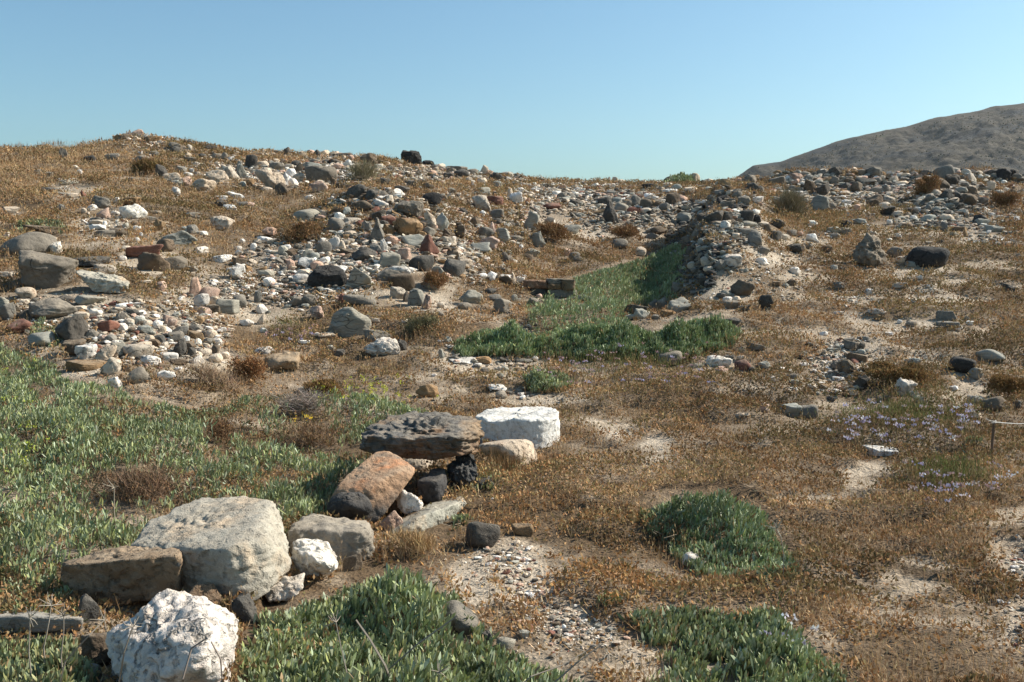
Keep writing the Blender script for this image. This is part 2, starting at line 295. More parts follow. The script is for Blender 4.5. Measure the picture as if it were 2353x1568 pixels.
RM = {'W': rock_mat('white_limestone', 0.2, [(7, 0.6, 0.75, (0.62, 0.45, 0.33), 3.0), (4, .6, .78, (.45, .41, .35), 5.5), (30, .68, .74, (.22, .19, .16), 8.1)], 0.5), 'C': rock_mat('cream_limestone', 0.25, [(9, 0.55, 0.75, (0.44, 0.30, 0.2), 1.0)], 0.7),
      'P': rock_mat('pink_stone', 0.25, [(8, 0.55, 0.75, (0.6, 0.5, 0.4), 2.0)], 0.3), 'R': rock_mat('red_stone', 0.35), 'O': rock_mat('ochre_stone', 0.4, [(6, 0.55, 0.75, (0.16, 0.11, 0.07), 4.0)]),
      'B': rock_mat('brown_stone', 0.4, [(7, 0.55, 0.8, (0.24, 0.19, 0.13), 4.5)]), 'G': rock_mat('grey_stone', 0.3, [(6, 0.58, 0.8, (0.30, 0.26, 0.20), 5.0)]), 'L': rock_mat('pale_grey_stone', 0.28, [(10, 0.58, 0.75, (0.33, 0.30, 0.23), 6.0)], layer=True),
      'D': rock_mat('dark_basalt', 0.3, [(9, 0.6, 0.8, (0.15, 0.13, 0.105), 7.0)], 0.25, dust=.2), 'K': rock_mat('black_basalt', 0.3, [(12, 0.62, 0.8, (0.11, 0.10, 0.085), 8.0)], 0.35, dust=.1)}
RC = {'W': (0.80, 0.73, 0.64), 'C': (0.60, 0.49, 0.37), 'P': (0.55, 0.37, 0.275), 'R': (0.25, 0.115, 0.08), 'O': (0.33, 0.21, 0.11), 'B': (0.17, 0.125, 0.085),
      'G': (0.235, 0.205, 0.165), 'L': (0.37, 0.35, 0.29), 'D': (0.115, 0.101, 0.084), 'K': (0.055, 0.051, 0.047)}
CW = {'W': 'white', 'C': 'cream', 'P': 'pinkish', 'R': 'reddish', 'O': 'ochre', 'B': 'brown', 'G': 'grey', 'L': 'pale grey', 'D': 'dark grey', 'K': 'black'}
SHW = {'r': 'rounded', 'a': 'angular', 'f': 'flat', 'p': 'upright', 't': 'rough'}
def attr_mat(name, rough=0.7, transl=0.0, spec=0.25, var=0.0):
    k = NT_(name); a = k.n('ShaderNodeAttribute', attribute_name='Col'); k.b.inputs['Roughness'].default_value = rough
    if 'Specular IOR Level' in k.b.inputs: k.b.inputs['Specular IOR Level'].default_value = spec
    c = a.outputs['Color']
    if var > 0:
        tcn = k.n('ShaderNodeTexCoord'); f = k.ramp(k.noise(tcn.outputs['Object'], 45, 5, 0.65), [(0.25, 1 - var), (0.75, 1 + var * 0.4)]); c = k.mix(1.0, c, f, 'MULTIPLY')
        h = k.bump(k.noise(tcn.outputs['Object'], 60, 4, 0.6), 0.012, 0.8); k.l(h, k.b.inputs['Normal'])
    k.l(c, k.b.inputs['Base Color'])
    if transl > 0:
        tr = k.n('ShaderNodeBsdfTranslucent'); k.l(c, tr.inputs['Color']); mx = k.n('ShaderNodeMixShader'); mx.inputs[0].default_value = transl
        k.l(k.b.outputs[0], mx.inputs[1]); k.l(tr.outputs[0], mx.inputs[2]); k.l(mx.outputs[0], k.t.nodes['Material Output'].inputs['Surface'])
    return k.m
M_LEAF = attr_mat('fleshy_leaf', 0.55, 0.12, 0.3); M_DRY = attr_mat('dry_plant', 0.85, 0.2, 0.1); M_RUB = attr_mat('rubble_stone', 0.92, 0, 0.2, 0.35); M_FLOW = attr_mat('flower', 0.8, 0.25, 0.1)
M_TWIG = attr_mat('dead_twig', 0.9, 0, 0.15)

# ---------------------------------------------------------------- ground
UU, VV = proj(np.stack([XX, YY, ZB], -1)); wu, wv = wob(XX, YY, UU, VV)
bare = sstep(0.1, 0.6, ell(wu, wv, BARE) * np.where(VV > 900, 1, .75) + 0.3 * n2(XX, YY, 1.7, 41) + 0.25 * n2(XX, YY, 6, 43) + np.where(UU < 1150, .3, .6) * (1 - cushion(XX, YY)) * (n2(XX, YY, .45, 47) + .35))
soil = np.array([0.42, 0.34, 0.25]); dust = np.array([0.28, 0.215, 0.15]); duff = np.array([0.15, 0.10, 0.055]); pale = np.array([0.57, 0.48, 0.37])
RUBZ = [(900, 540, 200, 110), (700, 630, 180, 95), (1080, 570, 120, 95), (330, 765, 210, 80), (640, 395, 200, 45), (1000, 405, 280, 30), (1400, 460, 270, 50), (1640, 540, 90, 130), (2040, 420, 340, 40), (2220, 475, 150, 60)]
q = sstep(-0.5, 0.6, n2(XX, YY, 1.3, 51))[..., None]; soil = soil - np.array([.10, .09, .07]) * np.clip(ell(UU, VV, RUBZ) * 2, 0, 1)[..., None]; pale = pale - np.array([.17, .145, .115]) * np.clip(ell(UU, VV, RUBZ) * 2, 0, 1)[..., None]; b_ = bare[..., None]
gcol = (duff * (1 - q) + dust * q) * (1 - b_) + (soil * (1 - q) + pale * q) * b_
ii = np.arange(NS * NT).reshape(NS, NT)
faces = np.stack([ii[:-1, :-1], ii[1:, :-1], ii[1:, 1:], ii[:-1, 1:]], -1).reshape(-1, 4)
FY = np.array([75., 110, 170, 300, 500, 800, 1100, 1500]); base_n = NS * NT
ext = np.stack([np.outer(gs, FY + 3), np.outer(np.ones(NS), FY), np.outer(np.ones(NS), np.array([-9., -12, -14, -15, -15, -15, -15, -15]))], -1)
V = np.concatenate([np.stack([XX, YY, np.maximum(ZB, -8.5)], -1).reshape(-1, 3), ext.reshape(-1, 3)])
je = base_n + np.arange(NS * len(FY)).reshape(NS, len(FY)); jf = np.concatenate([ii[:, -1:], je], 1)
faces = np.concatenate([faces, np.stack([jf[:-1, :-1], jf[1:, :-1], jf[1:, 1:], jf[:-1, 1:]], -1).reshape(-1, 4)])
gc = np.concatenate([gcol.reshape(-1, 3), np.tile(dust, (NS * len(FY), 1))])
k = NT_('soil'); tcn = k.n('ShaderNodeTexCoord'); at_ = k.n('ShaderNodeAttribute', attribute_name='Col'); vec = tcn.outputs['Object']
f1 = k.ramp(k.noise(vec, 14, 6, 0.7), [(0.28, 0.72), (0.72, 1.15)]); f2 = k.ramp(k.noise(vec, 75, 4, 0.7), [(0.3, 0.6), (0.65, 1.15)])
vo = k.n('ShaderNodeTexVoronoi'); vo.inputs['Scale'].default_value = 55; k.l(vec, vo.inputs['Vector'])
c = k.mix(1.0, k.mix(1.0, at_.outputs['Color'], f1, 'MULTIPLY'), f2, 'MULTIPLY')
vr = k.ramp(vo.outputs['Color'], [(0.2, (0.45, 0.43, 0.4)), (0.8, (1.25, 1.2, 1.12))]); c = k.mix(0.45, c, k.mix(1.0, c, vr, 'MULTIPLY'))
h = k.bump(k.noise(vec, 30, 6, 0.7), 0.03, 0.8); h = k.bump(vo.outputs['Distance'], 0.012, 0.6, h)
k.l(c, k.b.inputs['Base Color']); k.l(h, k.b.inputs['Normal'])
ground = tag(link('ground', mesh_faces('ground', V, faces, gc), k.m), 'dry stony hillside with tan soil', None, None, 'structure')

# ---------------------------------------------------------------- far hill
HP = [(1600, 450), (1690, 408), (1730, 381), (1790, 372), (1830, 358), (1920, 326), (2000, 306), (2080, 291), (2150, 271), (2230, 258), (2290, 244), (2353, 237), (2600, 205), (3000, 175), (3600, 150)]
HY = 620.0; nx, ny = 760, 300
hx = np.linspace(70, 720, nx); hy = np.linspace(330, 760, ny); HX, HYY = np.meshgrid(hx, hy, indexing='ij')
pu = np.array([p[0] for p in HP], float); pz = np.array([at(float(p[0]), float(p[1]), HY)[2] for p in HP]); px_ = np.array([at(float(p[0]), float(p[1]), HY)[0] for p in HP])
top = np.interp(HX, px_, pz, left=-14)
tt = np.where(HYY < HY, (HY - HYY) / (HY - 330), (HYY - HY) / 200.0)
HZ = top * (1 - np.clip(tt, 0, 1) ** 1.5) - 25 * np.clip(tt, 0, 1)
P3 = np.stack([HX / 60, HYY / 60, HX * 0], -1); rid = 1 - np.abs(fbm(P3, 5, 5)) * 1.3
edge = sstep(0.0, 0.12, np.clip(np.abs(tt), 0, 1))
HZ = HZ + edge * (2.4 * (rid - 0.6) + 1.2 * fbm(P3 * 4, 4, 9)) + 0.9 * fbm(P3 * 9, 4, 12) * (0.3 + edge)
cl = sstep(0.1, 0.5, fbm(np.stack([HX / 90, HYY / 35, HX * 0], -1), 4, 71)); HZ = HZ - edge * cl * 2.2
HV = np.stack([HX, HYY, HZ], -1).reshape(-1, 3); ii2 = np.arange(nx * ny).reshape(nx, ny)
hf = np.stack([ii2[:-1, :-1], ii2[1:, :-1], ii2[1:, 1:], ii2[:-1, 1:]], -1).reshape(-1, 4)
k = NT_('hill_scrubland'); tcn = k.n('ShaderNodeTexCoord'); vec = tcn.outputs['Object']
a = k.ramp(k.noise(vec, 0.03, 8, 0.7), [(0.36, (0.042, 0.041, 0.036)), (0.47, (0.068, 0.056, 0.037)), (0.7, (0.098, 0.077, 0.048))])
b = k.ramp(k.noise(vec, 0.25, 6, 0.75), [(0.35, 0.55), (0.65, 1.2)]); c = k.mix(1.0, a, b, 'MULTIPLY')
g = k.ramp(k.noise(vec, 0.06, 4, 0.7), [(0.66, 0.0), (0.74, 1.0)]); c = k.mix(g, c, (0.06, 0.075, 0.035))
ml = k.n('ShaderNodeMapping'); ml.inputs['Scale'].default_value = (.5, .5, 3.2); k.l(vec, ml.inputs[0]); bd = k.ramp(k.noise(ml.outputs[0], 0.028, 6, 0.65), [(0.56, 0.0), (0.66, 1.0)]); c = k.mix(bd, c, (0.032, 0.034, 0.035))
k.l(c, k.b.inputs['Base Color']); h = k.bump(k.noise(vec, 0.3, 6, 0.75), 1.8, 0.8); k.l(h, k.b.inputs['Normal'])
tag(link('hill', mesh_faces('hill', HV, hf), k.m), 'bare brown hill in the distance at right', None, None, 'structure')

def hill_scrub():
    n = 70000; i = RNG.integers(0, nx * ny, n); b0 = HV[i] + RNG.uniform(-.8, .8, (n, 3)) * np.array([1, 1, 0]); kp = (fbm(b0 / 28.0, 3, 77) + .35 * RNG.normal(size=n) > .0); b0 = b0[kp]; n = len(b0)
    L = Leaves(); d, s2 = dirs(n, .1, 1.0); sz = RNG.uniform(.4, 1.2, n) * np.where(np.abs(b0[:, 1] - HY) < 12, .45, 1); L.kite(b0 - np.array([0, 0, .3]), d, sz, sz * RNG.uniform(.7, 1.2, n), s2, pal(n, [(.065, .068, .036), (.085, .078, .045), (.12, .10, .06), (.16, .13, .08), (.05, .055, .03)], .2))
    tag(L.build('hill_scrub', M_DRY), 'low dark scrub dotted over the far hill', None, None, 'stuff')

# ---------------------------------------------------------------- rock shapes
ICO = {}
def ico(n):
    if n not in ICO:
        bm = bmesh.new(); bmesh.ops.create_icosphere(bm, subdivisions=n, radius=1.0)
        V = np.array([v.co[:] for v in bm.verts]); Fc = np.array([[v.index for v in f.verts] for f in bm.faces]); bm.free()
        ICO[n] = (V / np.linalg.norm(V, axis=1)[:, None], Fc)
    return ICO[n]
def radial(D, planes, kk):
    N, d = planes; t = np.maximum(D @ N.T, 0) / d[None]; return (t ** kk).sum(1) ** (-1.0 / kk)
def rand_planes(rng, shape):
    if shape == 'r': n, lo, hi, kk = 9, 0.86, 1.05, 6
    else: n, lo, hi, kk = {'f': (6, .85, 1.2, 30), 't': (9, .8, 1.05, 10), 'p': (7, .7, 1.05, 34)}.get(shape, (9, .62, 1.02, 30))
    N = rng.normal(size=(n, 3)); d = rng.uniform(lo, hi, n)
    B = np.array([[1, 0, 0], [-1, 0, 0], [0, 1, 0], [0, -1, 0], [0, 0, 1], [0, 0, -1.]]) + rng.normal(size=(6, 3)) * (.22 if shape != 'r' else .1)
    a = rng.uniform(-.8, .8); ca, sa = math.cos(a), math.sin(a); B = np.stack([B[:, 0] * ca - B[:, 1] * sa, B[:, 0] * sa + B[:, 1] * ca, B[:, 2]], -1)
    a = rng.normal(0, .32 if shape != 'f' else .1); ca, sa = math.cos(a), math.sin(a); B = np.stack([B[:, 0] * ca - B[:, 2] * sa, B[:, 1], B[:, 0] * sa + B[:, 2] * ca], -1)
    a = rng.normal(0, .25 if shape != 'f' else .1); ca, sa = math.cos(a), math.sin(a); B = np.stack([B[:, 0], B[:, 1] * ca - B[:, 2] * sa, B[:, 1] * sa + B[:, 2] * ca], -1)
    N = np.concatenate([N, B]); N /= np.linalg.norm(N, axis=1)[:, None]; d = np.concatenate([d, rng.uniform(.72, 1.0, 6)]); return (N, d), kk
def rough(V, D, shape, rng, size, strength=1.0):
    off = rng.uniform(-50, 50, 3); sc = 1.0
    if shape == 'r': a1, a2, a3 = 0.05, 0.018, 0.006
    elif shape == 't': a1, a2, a3 = 0.10, 0.07, 0.035
    elif shape == 'f': a1, a2, a3 = 0.05, 0.03, 0.012
    else: a1, a2, a3 = 0.11, 0.05, 0.02
    r = a1 * vnoise(D * 1.7 + off, 1) + a2 * fbm(D * 4.5 + off, 2, 2) + a3 * fbm(D * 14 + off, 2, 3)
    if shape == 't': r = r - 0.10 * sstep(0.25, 0.7, fbm(D * 5.5 - off, 2, 6)) + 0.05 * (1 - np.abs(vnoise(D * 9 + off, 8)) * 2)
    return V * (1 + strength * r)[:, None]
def rock_geo(rng, shape, sub, fl=None):
    D, Fc = ico(sub); pl, kk = rand_planes(rng, shape); V = D * radial(D, pl, kk)[:, None]; V = rough(V, D, shape, rng, 1)
    return V, Fc
def fit(V, wm, hm, dm, ang):
    """scale a rock to a given seen width, seen height (looking down at ang) and depth, standing on z=0"""
    V = V - (V.max(0) + V.min(0)) / 2; V = V / np.maximum(V.max(0) - V.min(0), 1e-6); V = V * np.array([wm, dm, hm])
    for _ in range(4):
        pv = V[:, 2] * math.cos(ang) + V[:, 1] * math.sin(ang); V[:, 2] *= np.clip(hm / (pv.max() - pv.min()), 0.55, 1.5)
    zr = V[:, 2].max() - V[:, 2].min()
    if zr < 0.28 * hm: V[:, 2] *= 0.28 * hm / zr
    V[:, 2] -= V[:, 2].min(); return V
# table rows: x y w h colour+shape[=label][|short name], positions read off in four times finer units than the frame, per sheet
SHEETS = {}
SHEETS['A'] = (0, 276, """1255 115 110 70 Pa=peach coloured block standing on top of the left summit|the peach summit block;1150 165 90 50 Ba;1260 165 110 40 Df;1080 170 60 40 Oa;1400 200 150 60 Of;1470 165 50 40 Wr;1475 210 40 30 Wr;1425 180 50 25 Wf;1340 155 40 30 Wr;1545 205 90 30 Gf;1615 185 70 25 Wf;1405 125 25 18 Wr;1455 130 40 22 Wr;1605 245 95 55 Gr;1610 285 85 50 Dr;1740 275 45 50 Cr;1720 205 110 35 Df;1935 255 130 50 Da
1725 330 60 45 Ca;1405 320 110 45 Gr;1330 390 185 90 Ga=broad grey boulder in the dry grass below the left summit|the broad grey boulder below the summit;1030 350 120 60 Ga;830 375 95 60 Kr=small black rounded boulder on the left hilltop|the black hilltop boulder;585 335 70 90 Gp;690 442 70 30 Wf;340 485 90 40 Gf;450 515 70 40 Gf;735 485 40 35 Wr;665 552 95 28 Wf;635 590 140 45 Lf;550 555 35 25 Wr
1495 505 105 120 Dp=dark grey finger shaped stone leaning right on the upper left slope|the dark leaning finger stone;1585 545 150 80 Ca;1640 590 110 50 Lr;1715 585 85 85 Pa=salmon pink stone between a pale grey stone and cream boulders|the salmon pink stone;1730 515 85 45 Wr;1800 410 70 30 Wf;1760 475 40 35 Wr;1665 470 90 60 Gf;1870 625 195 110 Ct=peach and cream pitted boulder just right of the salmon pink stone|the peach pitted boulder;2000 545 180 120 Ct=cream pitted boulder above the peach pitted boulder on upper slope|the upper cream boulder;2125 525 150 140 Cp;2075 465 110 40 Lf;2245 490 110 150 Lp=pale grey slab standing on edge among cream boulders on upper slope|the pale slab on edge;2310 410 100 120 Da;2285 590 90 70 Or;2225 600 60 40 Lr;1620 675 80 80 Wa=lone bright white stone in grass below the salmon pink stone|the lone white stone;1290 310 40 30 Wr;1210 555 60 40 Gr;1755 375 100 40 Gf;1680 345 70 35 Dr;1860 340 60 40 Dr;1985 340 100 40 Gf;2060 345 60 60 Gp;2125 365 60 35 Wf;2165 290 60 20 Wf
2045 735 110 40 Wf;2125 695 70 40 Wf;2190 715 110 50 Wf;2035 785 100 55 Dr;2115 815 100 50 Wa;2150 770 80 30 Gf;2230 785 90 40 Gf;2305 785 80 40 Pf
940 780 160 110 Ga=grey squarish block at top of the small cluster on left slope|the grey squarish block;1070 755 70 45 Wr;1190 770 170 70 Of;850 830 85 60 Wp;950 880 110 95 Pa;1230 870 210 130 Wt=large bright white boulder in the cluster on the left slope|the large bright white boulder;1235 955 60 45 Ba;905 925 60 40 Dr;875 955 120 40 Cf;900 1000 130 50 Wf;965 958 35 40 Wr;1080 948 30 35 Wr;1155 980 60 45 Lr;1260 1005 70 40 Wf;1060 865 60 40 Wr
1470 1000 95 105 Oa=upright tan block above the pale grey slab on left slope|the upright tan block;1640 1110 290 115 La=wide pale grey slab lying below the upright tan block|the wide pale slab;1765 1030 100 80 Gf;1700 1025 60 50 Lr;1520 1180 140 110 Br;1330 1240 280 120 Ra=dark red block in the dry grass of the left slope|the dark red block;1100 1050 180 80 Br;970 1060 210 60 Gf;1165 1195 80 45 Cr;1130 1285 60 45 Wr;1295 1070 30 35 Wr;1255 1115 50 40 Wr
2050 980 185 130 Ct=lone cream boulder with pitted face in dry grass right of white cluster|the lone cream boulder;1780 890 140 50 Gf;1865 1060 80 35 Wf;1440 862 120 25 Gf;1395 920 100 40 Gf;110 850 120 65 Cf;60 1065 75 45 Wf;570 815 70 50 Gr;770 845 45 45 Cr;720 910 40 25 Cr;450 645 140 40 Df;575 685 90 25 Gf;670 705 110 40 Cf;770 690 50 50 Rp;440 1045 350 90 Bf=long dark brown slab above the low wide grey boulder at left|the long dark brown slab;270 1190 400 200 Gr=low wide grey boulder half sunk in grass at the left edge|the low wide grey boulder;430 1145 90 60 Pr;515 1200 95 100 Wt;490 1110 60 40 Cr
1850 1215 120 60 Wf;2040 1300 160 70 Wf;2170 1430 150 110 Wf;2230 1130 45 40 Wr;2190 1190 60 40 Wr;2330 1185 50 60 Wr;2205 1320 120 70 Ba;2265 1390 90 50 Of;2185 1375 60 50 Gr""")
SHEETS['E'] = (0, 574.4, """455 255 430 330 Ga=largest grey angular boulder with slanting top at the left|the largest grey boulder at left;240 420 150 100 Cr=cream stone tucked under the lower left of the largest grey boulder;820 140 310 90 Df=dark flat stone lying behind the honeycombed block|the dark flat stone;985 195 195 85 Cr=smooth cream loaf shaped stone resting on the honeycombed block|the cream loaf stone;60 240 170 50 Cf;1415 160 240 170 Ba=grey brown ridged boulder below the dark red block|the ridged grey brown boulder;1610 150 190 120 Ga;1770 195 100 50 Gf;1340 305 110 30 Cf;1475 350 100 80 Pr;1540 415 70 25 Wf;1800 385 95 170 Pp=tall narrow pink stone standing upright on left slope|the tall pink stone;1925 420 160 100 Pr;1855 495 120 115 Wr;1980 490 110 80 Cr;1945 560 130 80 Ba;2095 560 180 120 Lf;2195 500 120 110 Gr;2270 690 110 60 Wt;2170 415 50 30 Wr;1840 665 70 60 Or;1860 590 140 70 Pf
535 490 230 90 Da;490 590 350 180 Ga=flat topped brown grey boulder at head of the left rubble pile|the flat topped boulder;205 500 105 50 Cf;750 620 120 65 Cr;835 485 230 80 Lf;745 560 100 45 Cf;1130 525 110 45 Wr;1045 505 70 40 Rf;1220 590 100 55 Dr;1120 640 100 75 Gr;880 610 110 80 Wt;1190 670 80 55 Cr;1280 670 110 65 Lt;660 790 240 220 Da=big dark boulder under the flat topped boulder|the big dark boulder;190 735 200 120 Rr=dull reddish boulder beside green sprigs at the left edge|the dull reddish boulder;385 855 190 120 Lr=smooth rounded grey green stone among the green leaves at left|the rounded grey green stone;70 610 130 140 Gf;140 550 100 60 Gr;30 560 90 150 Lf;240 610 180 90 Df
1000 745 165 100 Rf=rust red flat stone in the left rubble pile|the rust red flat stone;945 825 75 45 Pr;1030 820 90 55 Gr;1125 725 80 65 Wr;1355 700 90 60 Cr;1440 705 90 75 Wr;1565 690 110 110 Pt;1655 765 130 70 Gf;1805 745 130 60 Gf;1335 755 120 70 Lf;1500 740 50 60 Cr;840 795 100 75 Gr;1800 805 130 75 Of;1710 845 60 70 Wr;1625 825 130 90 Gf;1535 790 70 40 Pr;1470 840 90 60 Dr;1380 840 80 70 Cr;1420 870 90 60 Br;1630 935 150 150 Dp=dark grey stone standing on end in the left rubble pile|the dark stone on end;1745 900 100 70 Br;1820 870 60 60 Wr;1910 860 100 50 Gf;2000 860 80 60 Wr;1940 800 100 70 Cr;2100 890 80 45 Of;1880 955 110 60 Cr;1985 940 60 80 Br;1760 965 70 80 Dr
685 940 180 140 Ba;795 980 165 135 Wa=chunky white stone at the lower left of the left rubble pile|the chunky white stone;975 985 165 130 Ct;1100 950 130 130 Lt;1275 970 240 130 Cr=long cream boulder at front of the left rubble pile|the long cream boulder;1270 1050 50 50 Dr;1385 1045 160 90 Wt;1555 1005 140 75 Wr;1810 1035 110 80 Wa;1480 1070 140 60 Bf;1640 1055 160 50 Bf;1985 1020 110 75 Cr;2060 985 80 60 Cr;1090 855 90 30 Wf;1065 890 100 45 Wf;1310 890 140 50 Cf;1520 900 70 60 Cr;1020 1100 160 140 Cp=white pyramid shaped stone below the left rubble pile|the white pyramid stone;800 1090 310 90 Of=low ochre slab behind green leaves left of the white pyramid stone;1285 1185 170 140 Gr;1530 1175 140 80 Wa;1060 1240 110 90 Wt;1640 1105 60 35 Wr;1810 1105 120 40 Gf;1180 1110 100 70 Br;545 1345 40 35 Wr""")
SHEETS['B'] = (588, 276, """65 290 50 45 Cr;195 285 90 40 Bf;285 305 70 70 Da;425 325 80 50 Cr;510 315 75 60 Pr;482 272 50 45 Pr;565 310 60 60 Da;400 285 100 25 Cf;630 300 80 60 Cr;725 325 90 50 Cr;775 310 100 50 Pr;810 285 180 60 Df=flat dark rock on the skyline left of the black cube boulder|the flat dark skyline rock;870 360 60 50 Pr;905 345 60 35 Cf;810 355 50 45 Cr;840 415 85 70 Wa;1040 380 140 100 Ba=brown angular rock below the skyline left of the black cube boulder|the brown skyline rock;950 440 80 40 Cf
65 415 90 50 Cr;195 440 120 70 Gr;300 440 80 40 Cf;95 490 90 70 Cr;325 505 75 70 Wr;385 550 110 90 Ct;135 590 230 180 Ct=biggest cream pitted boulder on the upper left slope|the biggest cream boulder;280 570 75 120 Wp=white tooth shaped stone right of the biggest cream boulder|the white tooth stone;345 595 80 80 Wr;400 460 80 80 Ba;520 450 150 70 Lf;600 530 250 140 Gr=broad grey boulder sitting above a pink block on upper slope|the broad grey boulder;575 635 150 100 Pa=pink block under the broad grey boulder|the pink block;375 415 80 60 Dr;530 395 90 50 Gf;655 395 90 40 Dr;735 395 90 45 Dr;760 440 80 50 Pr;690 465 70 40 Cr;715 575 60 80 Bp;875 515 60 35 Wr;1005 490 60 45 Cr;1070 495 70 35 Cr;1155 505 80 35 Wr;1115 455 90 60 Lf;1275 510 50 30 Wr;1250 490 35 30 Dr;780 610 120 60 Dr;870 635 90 50 Dr;240 660 110 110 Ba;100 640 90 30 Cf;500 725 90 40 Wf;745 760 60 35 Wr
1585 375 95 60 Kr=small black boulder on the skyline just right of the black cube;1310 340 80 35 Lf;1390 345 50 45 Cr;1130 345 90 40 Cf;1080 335 40 30 Cr;1180 350 50 30 Cr;1840 435 180 50 Gf=flat grey rock on the falling skyline right of the black cube|the flat grey skyline rock;1690 420 90 40 Cf;1690 450 90 40 Cf;1800 480 80 50 Gr;1890 510 120 80 Dr;1765 520 100 45 Dr;2085 480 90 90 Cp;2130 440 90 50 Pf;2200 540 110 80 Dt;2215 605 100 60 La;2095 670 110 70 Lr=smooth oval grey stone on the slope under the falling skyline|the smooth oval stone;2075 585 90 70 Cr;1955 580 60 70 Cr;1995 600 50 60 Cr;2290 445 120 40 Rf;2310 475 100 50 Lr;1990 480 90 50 Gr;1170 585 120 60 Dr;1335 645 140 60 Dr;1420 600 110 60 Df;1580 620 100 60 Ba;1625 500 70 50 Pr;1500 545 60 30 Wr;1450 550 60 30 Cr;1545 560 40 25 Wr
930 690 180 125 Da=jagged dark grey stone on top of the central rubble mound|the jagged dark stone;1090 720 150 110 Da;1170 705 80 70 Gr;1200 660 50 40 Wr;1310 680 110 60 Wa;1240 690 60 50 Gr;1290 745 80 60 Cr;1215 770 90 90 Cp;865 775 90 60 Br;995 810 190 90 Br;1125 800 160 90 Wa;950 770 70 40 Wf;1290 800 60 50 Cr;1385 775 60 40 Rf;1410 855 260 140 Ga=long grey slab tilting down right on the central rubble mound|the long tilted grey slab;1620 755 160 110 Kr=black smooth boulder behind the long tilted grey slab|the black smooth boulder;1630 785 60 40 Rr;1715 725 90 60 Gr;1670 830 80 40 Gf;1490 815 60 40 Lr
1120 895 130 90 Da;1235 865 110 60 Gr;1225 940 130 90 Ra;1340 960 150 70 Rf;470 905 210 110 Lr=pale speckled boulder with lichen at left end of the central mound|the pale speckled boulder;565 865 130 70 Dr;625 870 60 60 Cr;760 850 120 70 Ba;835 850 60 60 Lr;700 900 90 50 Df;770 910 90 70 Wf;890 945 140 55 Cf;735 995 150 130 Gr=round grey cobble right of the pale speckled boulder|the round grey cobble;540 1005 110 50 Bf;640 1010 80 35 Bf;860 1025 110 80 Cr;780 1050 60 40 Wr;870 1070 100 55 Cr;355 975 70 50 Lr;430 985 80 40 Cf;1025 1000 80 90 Gp;1130 1055 140 200 Gp=grey slab standing upright left of the ochre block|the upright grey slab;1395 1020 240 150 Oa=ochre square cut block in the central rubble mound|the ochre block;1220 1025 100 90 Oa;1605 960 100 150 Cp;1700 985 130 170 Lp=pale grey slab leaning left, right of the ochre block|the leaning pale slab;1550 955 80 50 Pr;1520 970 80 40 Bf;1580 1045 120 80 Ga;1440 1130 230 90 Lf=long pale slab lying just under the ochre block|the long pale slab;1250 1120 100 70 Pr;1600 1190 150 180 Rp=brick red upright stone in the central rubble mound|the brick red upright stone;1770 1070 100 90 Ba;1870 1050 90 110 Ba
1000 1270 200 120 Dr=rounded dark grey boulder left of the brick red upright stone|the rounded dark boulder;870 1230 160 60 Bf;1230 1310 170 120 La;1360 1250 120 100 Pa;1520 1350 200 140 Dr=dark egg shaped boulder below the brick red upright stone|the dark egg boulder;1765 1140 140 90 Ca;1810 1255 100 70 Ba;1820 1390 190 150 Dr=rough dark boulder sunk in grass on the mound's right flank|the rough dark boulder;1330 1400 220 70 Wt=long white crumbly stone above the brown loaf shaped boulder|the white crumbly stone;1215 1450 200 100 Ga;1160 1185 90 120 Wp;1100 1210 90 90 Ga;1030 1090 100 40 Pf
2100 1050 140 85 Gr=oval grey cobble on top of a cream cube stone|the oval grey cobble;2165 1020 70 100 Pp;2140 1155 170 110 Pa=cream cube stone beneath the oval grey cobble|the cream cube stone;2270 1090 120 110 Lf;2190 950 130 50 Df;2310 970 120 50 Df;2310 1025 100 40 Bf;2050 1200 180 80 Lf;2040 1255 90 40 Lf;2285 1285 80 90 Dr;1920 1330 120 90 Ca;1725 1310 50 50 Cr;1990 1300 30 40 Wr;1680 1420 120 90 La;130 1045 120 80 Pa=pinkish stone at the far left end of the central mound|the pinkish end stone;80 1110 120 50 Wf;150 1125 80 40 Cf;475 1110 50 50 Dr;250 1220 80 80 Lr;290 1190 60 50 Wr;330 1235 100 60 Bf;490 1170 60 60 Cr;395 1185 90 50 Gr;620 1210 130 115 Gr=bluish grey round stone beside an upright white stone|the bluish grey round stone;620 1130 90 60 Wr;720 1175 110 130 Wr=upright white stone right of the bluish grey round stone|the upright white stone;800 1185 60 110 Cp;760 1110 40 60 Gr;480 1265 100 90 Lr;545 1275 70 70 Lr;460 1335 120 90 Wa;560 1350 100 70 Pr;630 1310 90 60 Wr;670 1260 60 60 Cr;325 1360 70 90 Pa;375 1350 60 60 Br;660 1480 310 190 Ka=big dark cracked boulder at foot of the central mound|the big cracked boulder;950 1500 200 180 La=pale grey cracked slab right of the big dark cracked boulder|the pale cracked slab;450 1415 140 50 Cf;415 1480 125 80 Wr;100 1440 140 60 Lf;120 1510 100 80 Wr;770 1400 120 80 Wa;560 1400 80 90 Gp;390 1290 50 60 Lr;2165 1455 100 75 Wa;2300 1490 140 70 Ba;2290 1450 110 30 Wf;2080 1450 80 50 Wr
2200 760 130 80 Rt;2075 790 150 130 Ct;2210 880 120 80 Gr;2080 860 60 40 Wr;1900 850 90 50 Dr;1890 830 80 30 Cf;2330 700 60 90 Cp;2340 860 80 50 Gr;2015 960 80 80 Br;1795 665 80 40 Lf""")
